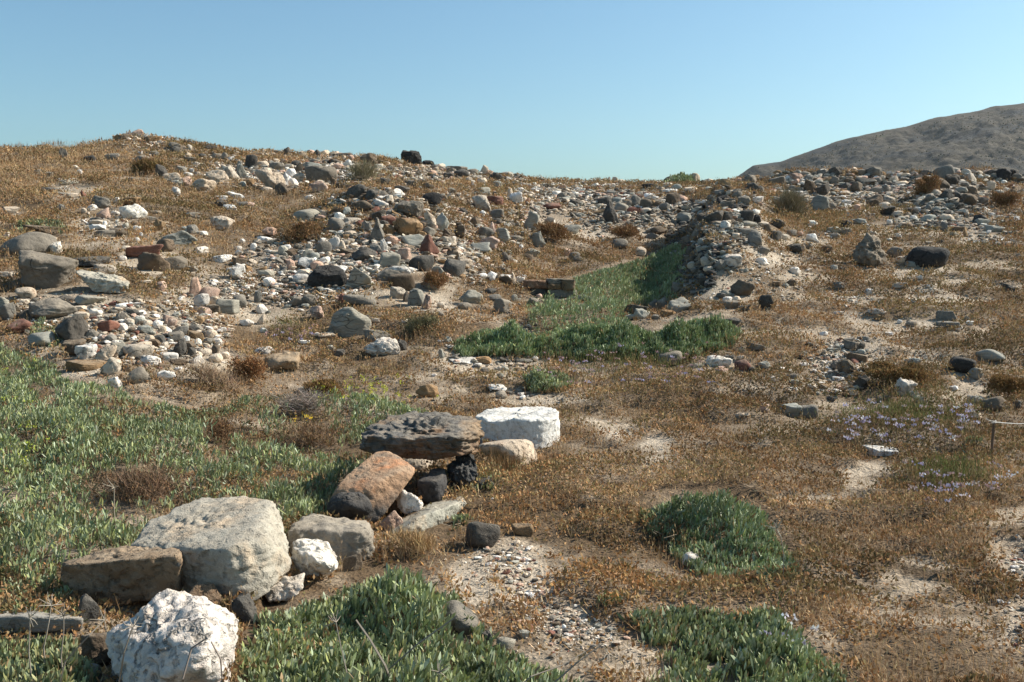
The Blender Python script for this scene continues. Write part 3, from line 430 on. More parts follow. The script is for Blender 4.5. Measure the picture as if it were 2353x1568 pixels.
SHEETS['F'] = (588, 574.4, """1340 330 210 140 Br=brown loaf shaped boulder with a dent, propped on a cream stone|the brown loaf boulder;955 490 260 90 Gr=low pale grey stone in gravel left of the brown loaf boulder;390 490 170 80 Gr;495 485 110 100 Gr=round grey cobble left of the low pale grey stone|the grey pair of cobbles;785 465 60 80 Rp;560 600 110 110 Pa;870 720 340 240 La=large pale grey green slab tilted in the grass below the mound|the large tilted slab;1125 805 220 90 Ga=grey stone touching the lower right of the large tilted slab;1160 935 280 150 Wt=bright white lumpy boulder in dry grass below the large tilted slab|the white lumpy boulder;1330 900 100 100 Dt;680 745 90 50 Or;650 800 170 50 Ct;440 860 100 30 Wf;560 805 45 30 Wr;760 960 110 60 Dr;690 910 70 40 Lr;1085 660 100 40 Cf;1370 670 60 30 Wf;1020 625 60 30 Gf
70 945 150 60 Wf;1575 1325 185 110 Oa=orange brown pyramid stone in the grass above the dark layered slab|the orange pyramid stone;480 1305 160 70 Lr=pale rounded stone peeping out of green leaves and dry grass;2205 1285 170 50 Wf=white flat stone by the sandy path|the white flat path stone;2255 1350 95 75 Cr=cream ball shaped stone in front of the white flat path stone;1470 470 130 140 La;1570 510 80 130 Pp=reddish slab on edge right of the brown loaf boulder|the reddish slab on edge;1310 430 130 110 Ca;1380 460 50 100 Dp;1700 520 60 50 Cr;1695 600 60 45 Gr;1635 320 170 150 La;1975 465 190 120 La=pale chalky stone lying alone right of the mound foot|the pale chalky stone;1915 530 110 60 Gr;2270 555 150 120 Gf;2195 455 110 60 Gr;2165 395 95 45 Dr;55 570 90 80 Wt;40 660 80 100 Cp;20 460 60 100 Gr;70 750 60 40 Wr;1900 1035 250 60 Wf;2090 1040 130 60 Of;1735 970 60 40 Cr;1705 980 50 80 Lp;2105 1120 80 50 Gr;2240 1105 40 35 Cr;1920 850 110 30 Wf;1700 855 50 20 Wf;1780 905 80 25 Wf;1765 835 60 50 Lr;1890 830 35 25 Wr;2245 1165 60 40 Lr;1635 1165 50 25 Wf""")
SHEETS['C'] = (1176.5, 276, """1560 500 160 45 Df;1600 495 50 60 Dp=small pointed dark stone topping the skyline pile with a green plant|the pointed skyline stone;1450 550 90 80 Dr;1590 560 80 50 Cr;1670 565 95 110 Cp=upright pale boulder on the skyline right of the green plant|the upright pale skyline boulder;1350 585 90 30 Wf;1245 630 120 60 Kf=black log shaped stone lying below the skyline at centre right|the black log stone;1335 620 70 45 Gr;1430 620 130 50 Cf;1515 635 80 60 Lr;1260 705 90 40 Wr;1640 660 110 60 Cf;1450 670 110 45 Wf;1550 690 90 40 Dr;1800 565 130 60 Ct;1750 555 50 50 Br;1955 595 110 70 Oa;1850 610 70 40 Cr;1810 655 60 50 Lr;1935 685 150 55 Gf;2185 565 120 80 Ga=grey angular stone at the left end of the ridge wall|the grey ridge wall stone;2240 530 80 60 Or;2100 570 90 50 Pr;1970 560 80 40 Cr;2200 640 110 80 Da;2275 650 70 60 Gr;2200 680 80 25 Kf;2070 700 90 70 Gr
1950 735 100 60 Kr=black rounded stone on top of the cairn at the rubble ridge|the black cairn top stone;1970 800 150 80 Ga;2050 815 110 60 Da;2140 765 100 80 Gr;2260 755 90 60 Wr;1910 770 60 80 Kp;895 555 40 60 Cp;945 555 50 60 Cr;1005 560 60 40 Cr;1065 550 50 20 Df;1200 555 60 40 Cr;555 560 35 35 Or;30 520 90 40 Gf;185 535 60 30 Dr;65 655 80 40 Wf;35 730 110 90 Wt=lumpy white boulder on the slope left of centre below skyline|the lumpy white boulder;295 605 110 25 Lf;90 595 50 25 Cf;235 645 80 20 Wf;610 640 60 25 Wf;420 580 60 30 Gf;830 580 50 30 Cr;930 605 60 30 Wf;400 690 80 50 Wr;460 705 80 50 Gr;345 690 50 40 Br;540 715 80 50 Gf;700 680 60 35 Cr;575 770 90 50 Dr;480 735 100 30 Lf;580 680 60 25 Wf;110 735 50 40 Cr
365 810 140 65 Rr=dull red low stone on the gravelly slope left of the bank|the dull red low stone;900 690 110 50 Gf;965 660 50 50 Dr;1085 680 70 50 Br;850 760 110 80 Dr;955 755 90 60 La;1130 770 90 100 Gr;1000 825 120 90 Lr=smooth pale grey stone right of the tall dark wedge|the smooth pale stone;1070 790 50 70 Gp;1115 850 100 70 Rr;1235 845 90 45 Cr;1240 795 110 90 Br;1290 790 60 70 Or;1400 810 90 60 Gr;1350 790 70 60 Br;1475 750 110 110 Br;1570 740 90 60 Pr;910 890 130 200 Dp=tall dark wedge shaped stone standing against the far bank|the tall dark wedge;800 865 120 50 Op;1580 930 115 100 La=grey angular stone alone on the far bank|the lone bank stone;1720 760 60 30 Wr;1775 770 70 40 Wr
170 960 140 170 Lp=pale grey slab leaning at the right end of the mound|the pale leaning slab;250 1140 110 140 Lp=pale slab with orange lichen below the pale leaning slab|the lichen slab;545 1025 145 75 Lr=pale grey domed stone on the valley bank|the pale domed stone;340 935 80 55 Gr;170 1235 150 70 Lf;145 1280 90 60 Br;510 1235 80 60 Pr;585 1280 110 80 Gr;995 1160 130 90 Gr=dark grey stone above the green valley floor|the valley stone;1180 1225 90 80 Cr;1320 1030 150 70 Br;1280 1085 110 50 Gf;25 965 80 40 Gf;50 1065 130 50 Gf;40 1115 130 50 Gf;80 1175 40 40 Wr;20 1305 50 30 Wr
1760 910 110 80 Da;1850 920 160 110 Da;1975 910 90 80 Da;1690 980 90 50 Gf;1750 990 90 40 Gf;2150 920 125 110 Dr=round dark ball stone on the rubble ridge|the round ball stone;2250 930 70 80 Kr;1960 985 80 70 Wr=round white stone on the rubble ridge|the round white ridge stone;2165 980 150 60 Lr;2080 890 70 50 Gr;1710 1050 100 70 Ga;1640 1130 130 80 Gf;1610 1170 100 60 Br;1750 1140 80 60 Lr;1820 1150 100 90 Oa;2150 1050 170 70 Gr;2230 1120 110 130 Gr=large grey rounded stone on the right shoulder of the rubble ridge|the ridge shoulder stone;2025 1170 90 25 Lf;1730 1235 70 70 Lr;1800 1280 50 40 Lr;1870 1225 40 40 Pr;1860 1280 80 60 Da;1790 1325 100 80 Cr;1650 1360 70 70 Cr;1640 1290 100 40 Gf;2030 1325 140 110 Wa=bright white angular stone at the foot of the rubble ridge|the bright white ridge stone;1915 1355 100 80 Gr;1815 1385 100 50 Cr;1980 1265 70 70 Oa;1650 1230 90 90 Da;1740 1290 60 60 Gr;2310 1220 100 70 Gr;2300 1320 110 60 Wf;2150 1390 40 30 Lr;1780 1490 110 60 Df;2290 970 110 40 Cf;2350 1010 60 60 Br;2240 855 70 50 Wr""")
SHEETS['G'] = (1176.5, 574.4, """70 290 80 50 Wr;105 265 70 40 Wr;110 335 60 35 Or;130 370 100 40 Cf;15 290 40 90 Cp;20 460 50 60 Lr;195 490 80 60 Gr;250 440 50 40 Pr;650 455 110 50 La=pale pointed stone surrounded by green leaves below the ruined wall|the pale pointed stone;555 450 50 25 Cr
1140 580 190 75 Df=dark flat slab at left end of stones in the green hollow|the dark hollow slab;1305 540 110 110 Ga;1400 530 110 120 Ga;1540 530 200 130 La=biggest grey stone in the heap above the green band|the biggest heap stone;1190 610 130 90 La;1080 640 100 45 Lf;1300 600 60 35 Or;1430 600 130 50 Of;1320 630 90 40 Gf;1350 500 80 40 Pr;2120 385 190 140 Ba=brown wedge shaped rock on the slope right of green hollow|the brown wedge rock;1780 305 120 80 Da;1530 360 110 80 Ga;1980 470 80 50 Wr;2060 465 80 50 Cr;2010 525 180 70 Gr;1920 440 80 50 Dr;1965 410 80 50 Lr;2330 520 120 120 Da=dark rough boulder right of the brown wedge rock|the dark rough boulder;2130 555 110 50 Df;2025 685 140 70 Dr;1870 810 150 60 Wt;2010 770 110 50 Gf;2115 930 60 40 Cr;2240 915 150 60 Gf
1280 975 120 60 Wt=small white crusty stone in brown grass below the green band|the white crusty stone;1450 1040 200 120 Gr=grey boulder half hidden among the pinkish flowers|the flower boulder;1900 1045 210 90 Wt=white crumbling stone right of the boulder among flowers|the white crumbling stone;2120 1080 130 90 Rr;2105 1020 70 40 Cr;1990 1000 80 30 Gf;2320 1080 100 60 La;1930 1110 110 40 Pf;1690 1080 130 40 Gf;2200 1110 60 40 Dr;120 1040 150 40 Gf;210 1010 60 40 Wr;60 1065 60 30 Cr;65 1318 60 40 Gr;465 1395 40 40 Gr;2320 1475 80 80 Pr=small pink stone alone in brown grass at right|the lone pink stone;2115 1520 140 30 Cf""")
SHEETS['D'] = (1764.7, 276, """85 490 70 65 Oa;20 520 60 35 Gr;80 590 130 90 Ga;180 560 55 60 Wr;250 555 110 80 Pt;280 520 60 50 Lr;345 515 80 60 Gr;375 560 80 70 Gr;435 540 70 30 Wf;500 525 120 60 Gf;520 495 80 40 Of;620 500 115 85 Da=dark pointed stone on the ridge wall in front of the far hill|the dark pointed wall stone;470 580 70 50 Cr;540 570 70 60 Or;610 575 70 70 Gr;395 640 120 130 Bp=brown square block leaning at the foot of the ridge wall|the leaning wall block;505 660 110 110 Da;220 640 50 50 Gr;290 660 80 50 Gf;695 545 50 30 Lr;710 630 100 70 Dr;755 575 90 55 Br;805 640 100 90 Br;850 550 90 40 Cf;845 500 80 50 Gr;960 505 150 90 Ga=broad peaked grey stone on top of the ridge wall|the peaked wall stone;980 465 70 40 Gf;1050 505 50 50 Or;900 600 160 70 Gf;1010 580 70 60 Gr;1055 540 40 40 Cr;1000 655 110 60 Gr;1080 650 60 70 Gr;1150 510 60 40 Lr;1155 565 70 65 Cr;1215 530 70 60 Cr;1285 535 90 50 Cf;1340 515 90 50 Ga;1450 525 110 80 Ga;1230 600 100 50 Cr;1200 640 90 30 Pf
1615 510 160 120 Gr=largest round grey boulder on top of the ridge wall|the round wall boulder;1555 475 40 25 Wr;1720 490 90 60 Cf;1760 475 50 40 Dr;1820 505 80 70 Cr;1870 560 70 100 Cp;1690 590 110 120 Dt;1590 625 130 110 Br;1780 555 60 60 Gr;1795 610 100 60 Gr;1770 670 100 70 Lr;1865 675 90 80 Br;1630 715 100 110 Da;1720 720 90 70 Da;1545 690 80 60 Cr;1490 740 80 80 Ga;1830 760 150 110 Ba=tan angular block at the foot of the ridge wall cairn|the tan cairn block;1955 755 120 60 Ga;1700 780 110 50 Gf;1730 820 130 60 Df;1940 515 80 50 Cr;2005 545 60 50 Wr;2050 520 110 60 Df;2160 530 110 110 Ka=black angular stone on the ridge wall at far right|the black wall stone;2240 515 60 60 Kr;2290 555 80 70 Gr;2340 570 40 50 Cr;2110 690 90 50 Lr;2050 620 70 80 Cr;2190 650 50 40 Wr;2255 680 60 50 Br;2270 740 70 40 Wf
465 795 160 130 Lp=pale grey pyramid shaped rock on the slope below the ridge wall|the pale pyramid rock;590 810 70 60 Gr;60 745 130 60 Lt;730 760 90 35 Wf;620 730 150 40 Gf;820 820 60 60 Pr;730 870 70 50 Cr;980 760 130 110 Ba;920 720 50 40 Cr;1100 750 110 80 Ct;1070 800 100 60 Cr;1090 850 130 80 Da;1190 880 90 60 Cr;1320 860 110 60 Da;1380 840 90 40 Wf;1470 830 60 70 Gr;1550 840 70 60 Lr;1610 865 60 40 Cr;1330 905 65 40 Wr;1285 820 60 40 Cr;700 975 120 55 Kt;835 950 120 50 Lf;1115 955 45 45 Wr;400 965 90 50 Wr;710 1035 100 60 Gr;590 1025 130 50 Lf;920 1000 50 50 Wr;1270 990 100 50 Br;990 1010 40 40 Cr;1470 920 120 60 Lf;1540 970 90 50 Df;1620 1000 70 90 Gp;1640 920 110 60 Cf;1740 1010 150 40 Bf;1700 1055 70 30 Lf;1815 1050 40 90 Op;1950 930 110 80 Ka;1970 960 120 60 Lf;2080 1020 150 60 Lf;1790 860 90 60 Cr;80 970 130 70 Dr;60 1080 110 80 Dr;150 1090 90 50 Cr;210 1050 100 50 Gr;410 1105 110 70 Wf;290 1060 60 40 Pr;610 1080 100 50 Gr
1170 1240 130 95 Gr=smooth grey oval stone between the two pronged boulder and big dark oval|the smooth grey oval;1460 1305 320 175 Kr=big dark oval boulder on the right hand slope|the big dark oval boulder;1230 1300 90 60 Cr;1310 1345 90 50 Lr;990 1330 100 60 Cr;1415 1200 70 40 Dr;1190 1070 60 40 Wr;960 1050 60 35 Cr;1115 1110 45 25 Wr;240 1200 120 80 Da;320 1185 40 50 Cr;360 1170 90 60 Gr;540 1210 90 70 Br;605 1370 60 50 Cr;245 1400 80 60 Wr;360 1395 40 20 Wf;1395 1470 50 35 Wr;1480 1545 80 30 Wf;1200 1540 130 50 Cf;640 1545 100 50 Gr;215 1510 80 60 Ba;155 1530 60 30 Lr;75 1525 90 40 Bf;2220 1550 130 70 Da=dark angular stone in the grass near right edge of the slope|the dark edge stone;1590 1130 40 30 Dr;1480 1140 60 25 Cf;2250 1110 40 30 Wr""")
SHEETS['H'] = (1764.7, 574.4, """925 400 70 50 Wr;1000 590 140 50 Wt=white crusty stone in the stony strip on right slope|the white strip stone;1020 640 80 50 Oa;640 355 100 60 Gr;900 540 50 25 Cr;650 595 80 25 Wf;1340 480 40 30 Wr;1640 630 160 80 Gf=flat grey slab on the right hand grassy slope|the flat grass slab;1640 695 190 45 Gf;1600 575 100 35 Lf;1740 740 75 45 Wr;1825 640 40 40 Lr;1855 685 60 35 Wf;1315 695 90 45 Gr;1210 670 40 35 Wr;1115 785 80 30 Wf;510 785 70 35 Wf;770 900 130 80 Gf;850 910 70 80 Gp=small grey slab standing on edge in the stony strip|the strip slab on edge;590 935 110 35 Lf;860 955 60 40 Lr;900 830 60 40 Gr;745 840 90 40 Gf;820 1020 160 70 Bf=flat brown slab in the stony strip at right|the flat brown slab;605 1090 110 80 Gp;720 1120 150 110 Bt=tawny rough block in front of the flat brown slab|the tawny block;910 1125 130 40 Bf;1335 1045 130 50 Lt;1780 1105 200 130 Kr=black egg shaped stone in dry grass at right|the black egg stone;1910 1175 110 90 Lr;2040 1005 220 85 Lr=smooth grey green oval stone above the black egg stone|the grey green oval stone;850 1250 130 130 Dp=dark pyramid stone with a pale edge beside a brown cushion shrub|the dark pyramid stone;1265 1300 170 150 Wt=pitted pale boulder leaning right beside the brown cushion shrub|the pitted leaning boulder;1400 1395 110 60 Cf;765 1340 110 60 Cf;650 1205 100 40 Wf;525 1265 120 40 Of;510 1240 90 30 Wf;405 1265 80 40 Cr;60 1205 90 45 Wr;240 1225 90 40 Lr;230 1290 80 30 Wf;230 1170 100 50 Gr;290 995 90 50 Da;130 990 60 40 Lr;1090 1380 80 50 Br;1020 1390 60 60 Gr;1360 1345 110 60 Cr;580 1385 100 50 Da
215 1510 180 120 La=pale blue grey stone split beside a darker one in brown grass|the pale split stone;370 1515 150 110 Gr=darker half of the split grey stone in brown grass;1065 1485 100 50 Wf;1935 1395 110 60 Lr;2070 1450 210 120 Br=brown dented boulder near the right edge above the rope post|the brown dented boulder;1865 1375 60 50 Cr;1710 1285 60 40 Wr;1890 1540 110 60 Cr;2290 1440 60 70 Da;1030 1880 280 80 Wf=flat pale rock in straw grass in front of the lilac flowers|the flat pale rock""")
SHEETS['I'] = (588, 862, """1480 830 250 140 Cr=cream rounded stone wedged between the orange boulder and dark slab|the wedged cream stone;1415 1215 210 190 Wt=small rough white rock leaning on the pale ground slab|the small rough white rock;1300 1250 150 130 Ba=brown plate of stone behind the small rough white rock;1240 1385 190 170 Pa=pink block in front of the orange boulder's lower end|the pink foreground block;2090 1045 190 130 Df=dark low stone right of the black pitted lump;2320 775 460 215 Cr=peach boulder in front of the white marble drum|the peach boulder;2085 1530 270 200 Dr=dark stone half buried in straw beside the pebble strip|the half buried dark stone;2450 1460 180 100 Of=flat peach stone at the top of the pebble strip""")
SHEETS['J'] = (0, 1176.5, """820 950 200 230 Dp=small dark pointed stone in front of the long brown block;960 1340 330 270 Ba=grey brown angular stone among twigs left of the white foreground boulder;2250 950 200 250 Da=dark stone right of the white foreground boulder;840 1530 160 150 Gr=small grey stone at bottom edge beside the white foreground boulder;4210 1035 320 260 Gr=grey stone poking out of green leaves at bottom centre|the grey leaf stone;3240 500 160 150 Bp=shaded brown stone right of the white crumbly boulder;6345 475 150 110 Wr=bright white stone at the right rim of the orange mat|the white mat stone;6465 520 100 80 Da=small dark stone touching the white mat stone;4480 1210 90 130 Da;4650 1245 150 100 Lr;4820 1140 90 70 Lr""")

# ---------------------------------------------------------------- named foreground boulders (hull corners: u, v, depth offset in metres)
def hull_planes(P):
    bm = bmesh.new(); vs = [bm.verts.new(p) for p in P]; bmesh.ops.convex_hull(bm, input=vs); bm.normal_update()
    N = []; d = []
    for f in bm.faces:
        n = np.array(f.normal[:]); dd = float(n @ np.array(f.verts[0].co[:]))
        if dd < 0: n, dd = -n, -dd
        if dd > 1e-4: N.append(n); d.append(dd)
    bm.free(); return np.array(N), np.array(d)
def hero(name, label, pts, base, colour, kk=26, sub=6, amp=(0.02, 0.012, 0.005), mat=None, seed=1, pit=0.0, layer=False, col=None, cat='boulder'):
    b = hit(*base); d0 = b[1]
    P = np.array([at(float(u), float(v), d0 + dy) for u, v, dy in pts])
    P[:, 2] = np.maximum(P[:, 2], gz(P[:, 0], P[:, 1]) - 0.12)
    c = (P.max(0) + P.min(0)) / 2; ext = (P.max(0) - P.min(0)) / 2; Q = (P - c) / ext
    pl = hull_planes(Q); D, Fc = ico(sub); V = D * radial(D, pl, kk)[:, None] * 1.02 * ext
    nn = V / np.linalg.norm(V, axis=1)[:, None]; q = V + seed * 3.7
    ql = q * np.array([0.75, 0.75, 2.0]) if layer else q
    r = amp[0] * fbm(ql * 5, 2, seed) + amp[1] * fbm(ql * 17, 3, seed + 3) + amp[2] * fbm(ql * 60, 2, seed + 5)
    if pit > 0: r = r - pit * sstep(0.15, 0.6, fbm(q * 13, 3, seed + 9)) + 0.5 * pit * (1 - 2 * np.abs(vnoise(q * 26, seed + 4)))
    V = V + nn * r[:, None]
    zb = gz(c[0:1], c[1:2])[0]; org = np.array([c[0], c[1], zb]); V = V + c - org
    o = link(name, mesh_faces(name, V, Fc), mat or RM[colour], None, org); o.color = (*(col or RC[colour]), 1)
    tag(o, label, cat, 'foreground boulders'); return o
lime = rock_mat('lichened_limestone', 0.25, [(3.5, 0.52, 0.68, (0.50, 0.38, 0.26), 1.5), (26, 0.64, 0.72, (0.13, 0.12, 0.10), 2.5)], 0.25, cracks=False)
brownm = rock_mat('brown_conglomerate', 0.4, [(4, 0.55, 0.7, (0.22, 0.15, 0.09), 1.1), (9, 0.66, 0.72, (0.10, 0.10, 0.095), 4.1)], 0.4)
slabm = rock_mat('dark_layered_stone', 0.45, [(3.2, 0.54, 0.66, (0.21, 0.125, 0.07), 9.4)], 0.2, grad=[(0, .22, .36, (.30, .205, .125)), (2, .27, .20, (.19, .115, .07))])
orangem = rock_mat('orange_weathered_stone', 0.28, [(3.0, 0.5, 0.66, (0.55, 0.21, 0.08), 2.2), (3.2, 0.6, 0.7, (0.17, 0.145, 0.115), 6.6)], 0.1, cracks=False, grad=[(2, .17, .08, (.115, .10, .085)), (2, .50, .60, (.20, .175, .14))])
HERO_BOX = []
def H(*a, **k):
    o = hero(*a, **k); us = [p[0] for p in a[2]]; vs = [p[1] for p in a[2]]
    HERO_BOX.append(((min(us) + max(us)) / 2, (min(vs) + max(vs)) / 2, max(us) - min(us), max(vs) - min(vs), o.location.y)); return o
H('boulder', 'long brown block with dark shaded face leaning on the grey limestone', [(144, 1300, 0), (280, 1290, -.02), (410, 1274, 0), (412, 1360, .02), (265, 1398, 0), (180, 1396, .05), (141, 1356, .03), (150, 1288, .28), (280, 1262, .32), (410, 1242, .34), (431, 1264, .30), (430, 1349, .3), (200, 1380, .4), (400, 1340, .4)], (270, 1396), 'B', 50, 6, (.012, .012, .005), brownm, 11, col=(0.33, 0.235, 0.15))
H('boulder', 'largest pale grey limestone boulder in the foreground', [(298, 1255, .30), (350, 1193, .62), (470, 1143, .85), (570, 1140, .8), (630, 1152, .62), (430, 1300, .22), (505, 1235, .26), (600, 1185, .35), (440, 1370, .15), (540, 1398, .0), (610, 1370, .05), (668, 1300, .28), (655, 1225, .42), (640, 1260, .95), (330, 1290, .8), (540, 1300, 1.0), (520, 1262, .0), (610, 1240, .13)], (545, 1400), 'L', 45, 6, (.016, .010, .008), lime, 12, col=(0.45, 0.405, 0.325))
H('boulder', 'flat topped grey block behind the white crumbly boulder', [(654, 1216, .05), (672, 1205, .1), (840, 1222, -.03), (863, 1252, .02), (668, 1275, 0), (783, 1295, -.05), (863, 1290, .02), (708, 1176, .38), (790, 1188, .4), (850, 1199, .3), (860, 1250, .35), (700, 1250, .45)], (770, 1290), 'G', 24, 6, (.016, .012, .005), None, 13, col=(0.33, 0.285, 0.225))
H('boulder', 'big bright white craggy boulder at the bottom left', [(235, 1455, .15), (262, 1420, .25), (330, 1388, .3), (395, 1360, .3), (430, 1366, .25), (500, 1384, .2), (540, 1410, .2), (552, 1450, .2), (545, 1530, .15), (530, 1610, .1), (300, 1620, .0), (250, 1540, .05), (360, 1470, -.08), (450, 1440, -.05), (480, 1530, -.15), (380, 1560, -.16), (400, 1450, .6), (480, 1560, .6), (300, 1560, .5)], (400, 1610), 'W', 16, 6, (.024, .010, .008), None, 14, pit=.012, col=(0.72, 0.64, 0.56))
H('boulder', 'white crumbly boulder between the limestone and flat topped grey block', [(668, 1290, .05), (672, 1252, .1), (700, 1238, .15), (745, 1243, .15), (770, 1262, .1), (782, 1292, .05), (776, 1318, .02), (755, 1334, 0), (690, 1335, 0), (720, 1280, -.08), (750, 1300, -.08), (720, 1290, .35)], (730, 1338), 'W', 10, 6, (.02, .012, .005), None, 15, pit=.012, col=(0.84, 0.77, 0.66))
H('boulder', 'low white crumbly rock under the limestone beside green leaves', [(595, 1365, .05), (640, 1330, .12), (700, 1318, .15), (705, 1350, .02), (670, 1385, 0), (610, 1392, 0), (650, 1350, .3)], (650, 1392), 'C', 10, 5, (.02, .012, .005), None, 16, pit=.012, col=(0.74, 0.64, 0.52))
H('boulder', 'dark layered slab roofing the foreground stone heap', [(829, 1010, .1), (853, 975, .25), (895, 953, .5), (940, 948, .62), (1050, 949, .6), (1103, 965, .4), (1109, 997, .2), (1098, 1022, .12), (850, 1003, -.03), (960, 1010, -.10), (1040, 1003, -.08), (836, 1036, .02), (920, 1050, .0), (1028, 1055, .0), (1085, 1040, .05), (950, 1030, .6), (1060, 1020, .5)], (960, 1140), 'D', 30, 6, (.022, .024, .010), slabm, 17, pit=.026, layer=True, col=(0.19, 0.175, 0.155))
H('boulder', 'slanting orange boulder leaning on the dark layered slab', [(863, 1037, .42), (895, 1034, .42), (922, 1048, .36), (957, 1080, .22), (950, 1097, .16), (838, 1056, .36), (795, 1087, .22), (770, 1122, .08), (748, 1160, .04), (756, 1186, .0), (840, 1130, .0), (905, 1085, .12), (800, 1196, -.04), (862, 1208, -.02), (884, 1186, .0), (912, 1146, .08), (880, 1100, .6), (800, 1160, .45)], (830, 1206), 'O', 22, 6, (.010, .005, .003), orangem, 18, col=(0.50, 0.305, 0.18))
H('boulder', 'smooth dark rounded stone at the foot of the slanting orange boulder', [(746, 1162, -.10), (762, 1136, -.08), (800, 1126, -.08), (842, 1132, -.10), (862, 1155, -.13), (860, 1186, -.13), (838, 1200, -.13), (790, 1200, -.13), (752, 1188, -.12), (800, 1160, -.25), (830, 1170, -.24), (800, 1160, .1)], (800, 1200), 'K', 7, 5, (.010, .004, .002), RM['D'], 19, col=(0.075, 0.07, 0.066))
H('boulder', 'dark grey cube stone with a crack under the dark slab', [(955, 1103, .05), (978, 1085, .15), (998, 1074, .25), (1023, 1073, .22), (1033, 1134, .1), (1023, 1156, .06), (983, 1164, 0), (960, 1150, 0), (990, 1105, -.02), (1015, 1100, .02), (1012, 1150, -.03), (1000, 1120, .4)], (990, 1164), 'D', 14, 5, (.012, .006, .003), None, 20, col=(0.085, 0.08, 0.076))
H('boulder', 'black pitted lump of stone under the right end of the dark slab', [(1022, 1060, .1), (1060, 1040, .2), (1092, 1044, .15), (1095, 1075, .08), (1092, 1110, .05), (1070, 1126, .02), (1032, 1128, .05), (1050, 1080, -.03), (1075, 1100, -.05), (1060, 1080, .45)], (1060, 1130), 'K', 8, 6, (.03, .022, .008), RM['K'], 21, pit=.025, layer=False, col=(0.075, 0.073, 0.07))
gp = lambda u, v, dz=0.0: (u, v, hit(u, v)[1] - hit(990, 1215)[1])
H('stone_slab', 'pale flat ground slab under the foreground stone heap', [gp(895, 1230), gp(925, 1236), gp(975, 1222), gp(1060, 1172), gp(1076, 1157), gp(1062, 1138), gp(1000, 1150), gp(900, 1205), (1000, 1232, .15), (960, 1188, -.06), (1040, 1160, .25), (930, 1222, -.07)], (990, 1215), 'L', 24, 6, (.008, .008, .004), lime, 22, col=(0.40, 0.38, 0.31), cat='stone slab')
H('boulder', 'pitted pale block honeycombed with holes at its right end', [(172, 625, .1), (180, 619, .25), (230, 628, .3), (290, 640, .25), (299, 645, .15), (296, 668, .05), (285, 678, .0), (215, 672, .0), (192, 650, .0), (178, 632, .0), (240, 642, .02), (290, 648, .05), (240, 650, .5)], (240, 678), 'L', 16, 6, (.02, .014, .006), lime, 23, pit=.02, col=(0.50, 0.46, 0.37))
H('boulder', 'brown tile like stone between the long brown block and the limestone', [(428, 1374, -.10), (447, 1344, -.06), (492, 1340, -.04), (517, 1390, -.08), (500, 1396, -.08), (440, 1392, -.10), (470, 1362, .10), (500, 1370, .06)], (470, 1400), 'B', 40, 5, (.004, .004, .002), brownm, 31, col=(0.25, 0.16, 0.095), cat='rock')
H('stone_slab', 'grey slab lying in shade at the lower left edge', [(-60, 1408, .10), (60, 1404, .12), (185, 1412, .12), (190, 1420, -.02), (60, 1416, -.06), (-60, 1418, -.06), (190, 1448, .0), (60, 1456, -.05), (-60, 1456, -.05), (190, 1450, .25), (-60, 1450, .25)], (90, 1452), 'L', 30, 5, (.012, .008, .003), None, 32, col=(0.36, 0.34, 0.30), cat='stone slab')
H('boulder', 'black cube shaped boulder standing alone on the skyline', [(923, 348, .0), (928, 345, .35), (957, 345, .35), (965, 349, .05), (971, 376, .0), (922, 376, .0), (945, 380, -.1), (968, 376, .45), (926, 374, .45), (946, 349, -.12)], (946, 374), 'K', 26, 5, (.03, .02, .008), None, 33, pit=.01, col=(0.055, 0.05, 0.046))
def wbox(u0, v0, u1, v1, dy, dep): return [(a, c, dy + e + j) for a in (u0, u1) for c in (v0, v1) for e in (0, dep) for j in (.01 * ((a * 7 + c * 3) % 3),)]
for (lab, bx, cc_, sd_) in [('long reddish brown stone on top of the low ruined wall', (1204, 645, 1256, 663, .0, .35), (.27, .15, .09), 41), ('grey cap stone on the low ruined wall', (1258, 641, 1292, 652, .02, .35), (.25, .22, .175), 42), ('thin brown stone under the grey cap stone of the low wall', (1257, 652, 1291, 665, .0, .35), (.24, .15, .08), 43),
    ('brown block at the right end of the low ruined wall', (1291, 643, 1320, 667, -.02, .4), (.20, .145, .09), 44), ('dark stone in the lower course of the low ruined wall', (1218, 663, 1257, 681, .03, .35), (.11, .10, .085), 45), ('long grey stone in the lower course of the low ruined wall', (1258, 666, 1322, 684, .0, .4), (.26, .235, .19), 46)]:
    H('wall_stone', lab, wbox(*bx), (1270, 684), 'B', 30, 4, (.02, .012, .005), None, sd_, col=cc_, cat='wall stone')
H('boulder', 'tawny boulder with two prongs on the right hand slope', [(1955, 598, .05), (1962, 575, .1), (1985, 545, .15), (1996, 543, .12), (2000, 556, .1), (2020, 540, .15), (2028, 552, .1), (2036, 580, .05), (2050, 606, .05), (2040, 616, 0), (1965, 606, 0), (2000, 590, -.15), (2000, 580, .4)], (2005, 614), 'B', 12, 5, (.04, .03, .01), RM['B'], 24, pit=.03, col=(0.28, 0.225, 0.165))
H('boulder', 'tan square boulder behind dry twigs at end of the left rubble', [(610, 818, .05), (640, 808, .2), (690, 808, .2), (692, 832, .1), (686, 852, .02), (612, 856, 0), (600, 838, .05), (640, 835, -.06), (680, 830, -.04), (650, 830, .5)], (645, 855), 'O', 20, 5, (.02, .012, .005), None, 25, col=(0.40, 0.28, 0.17))

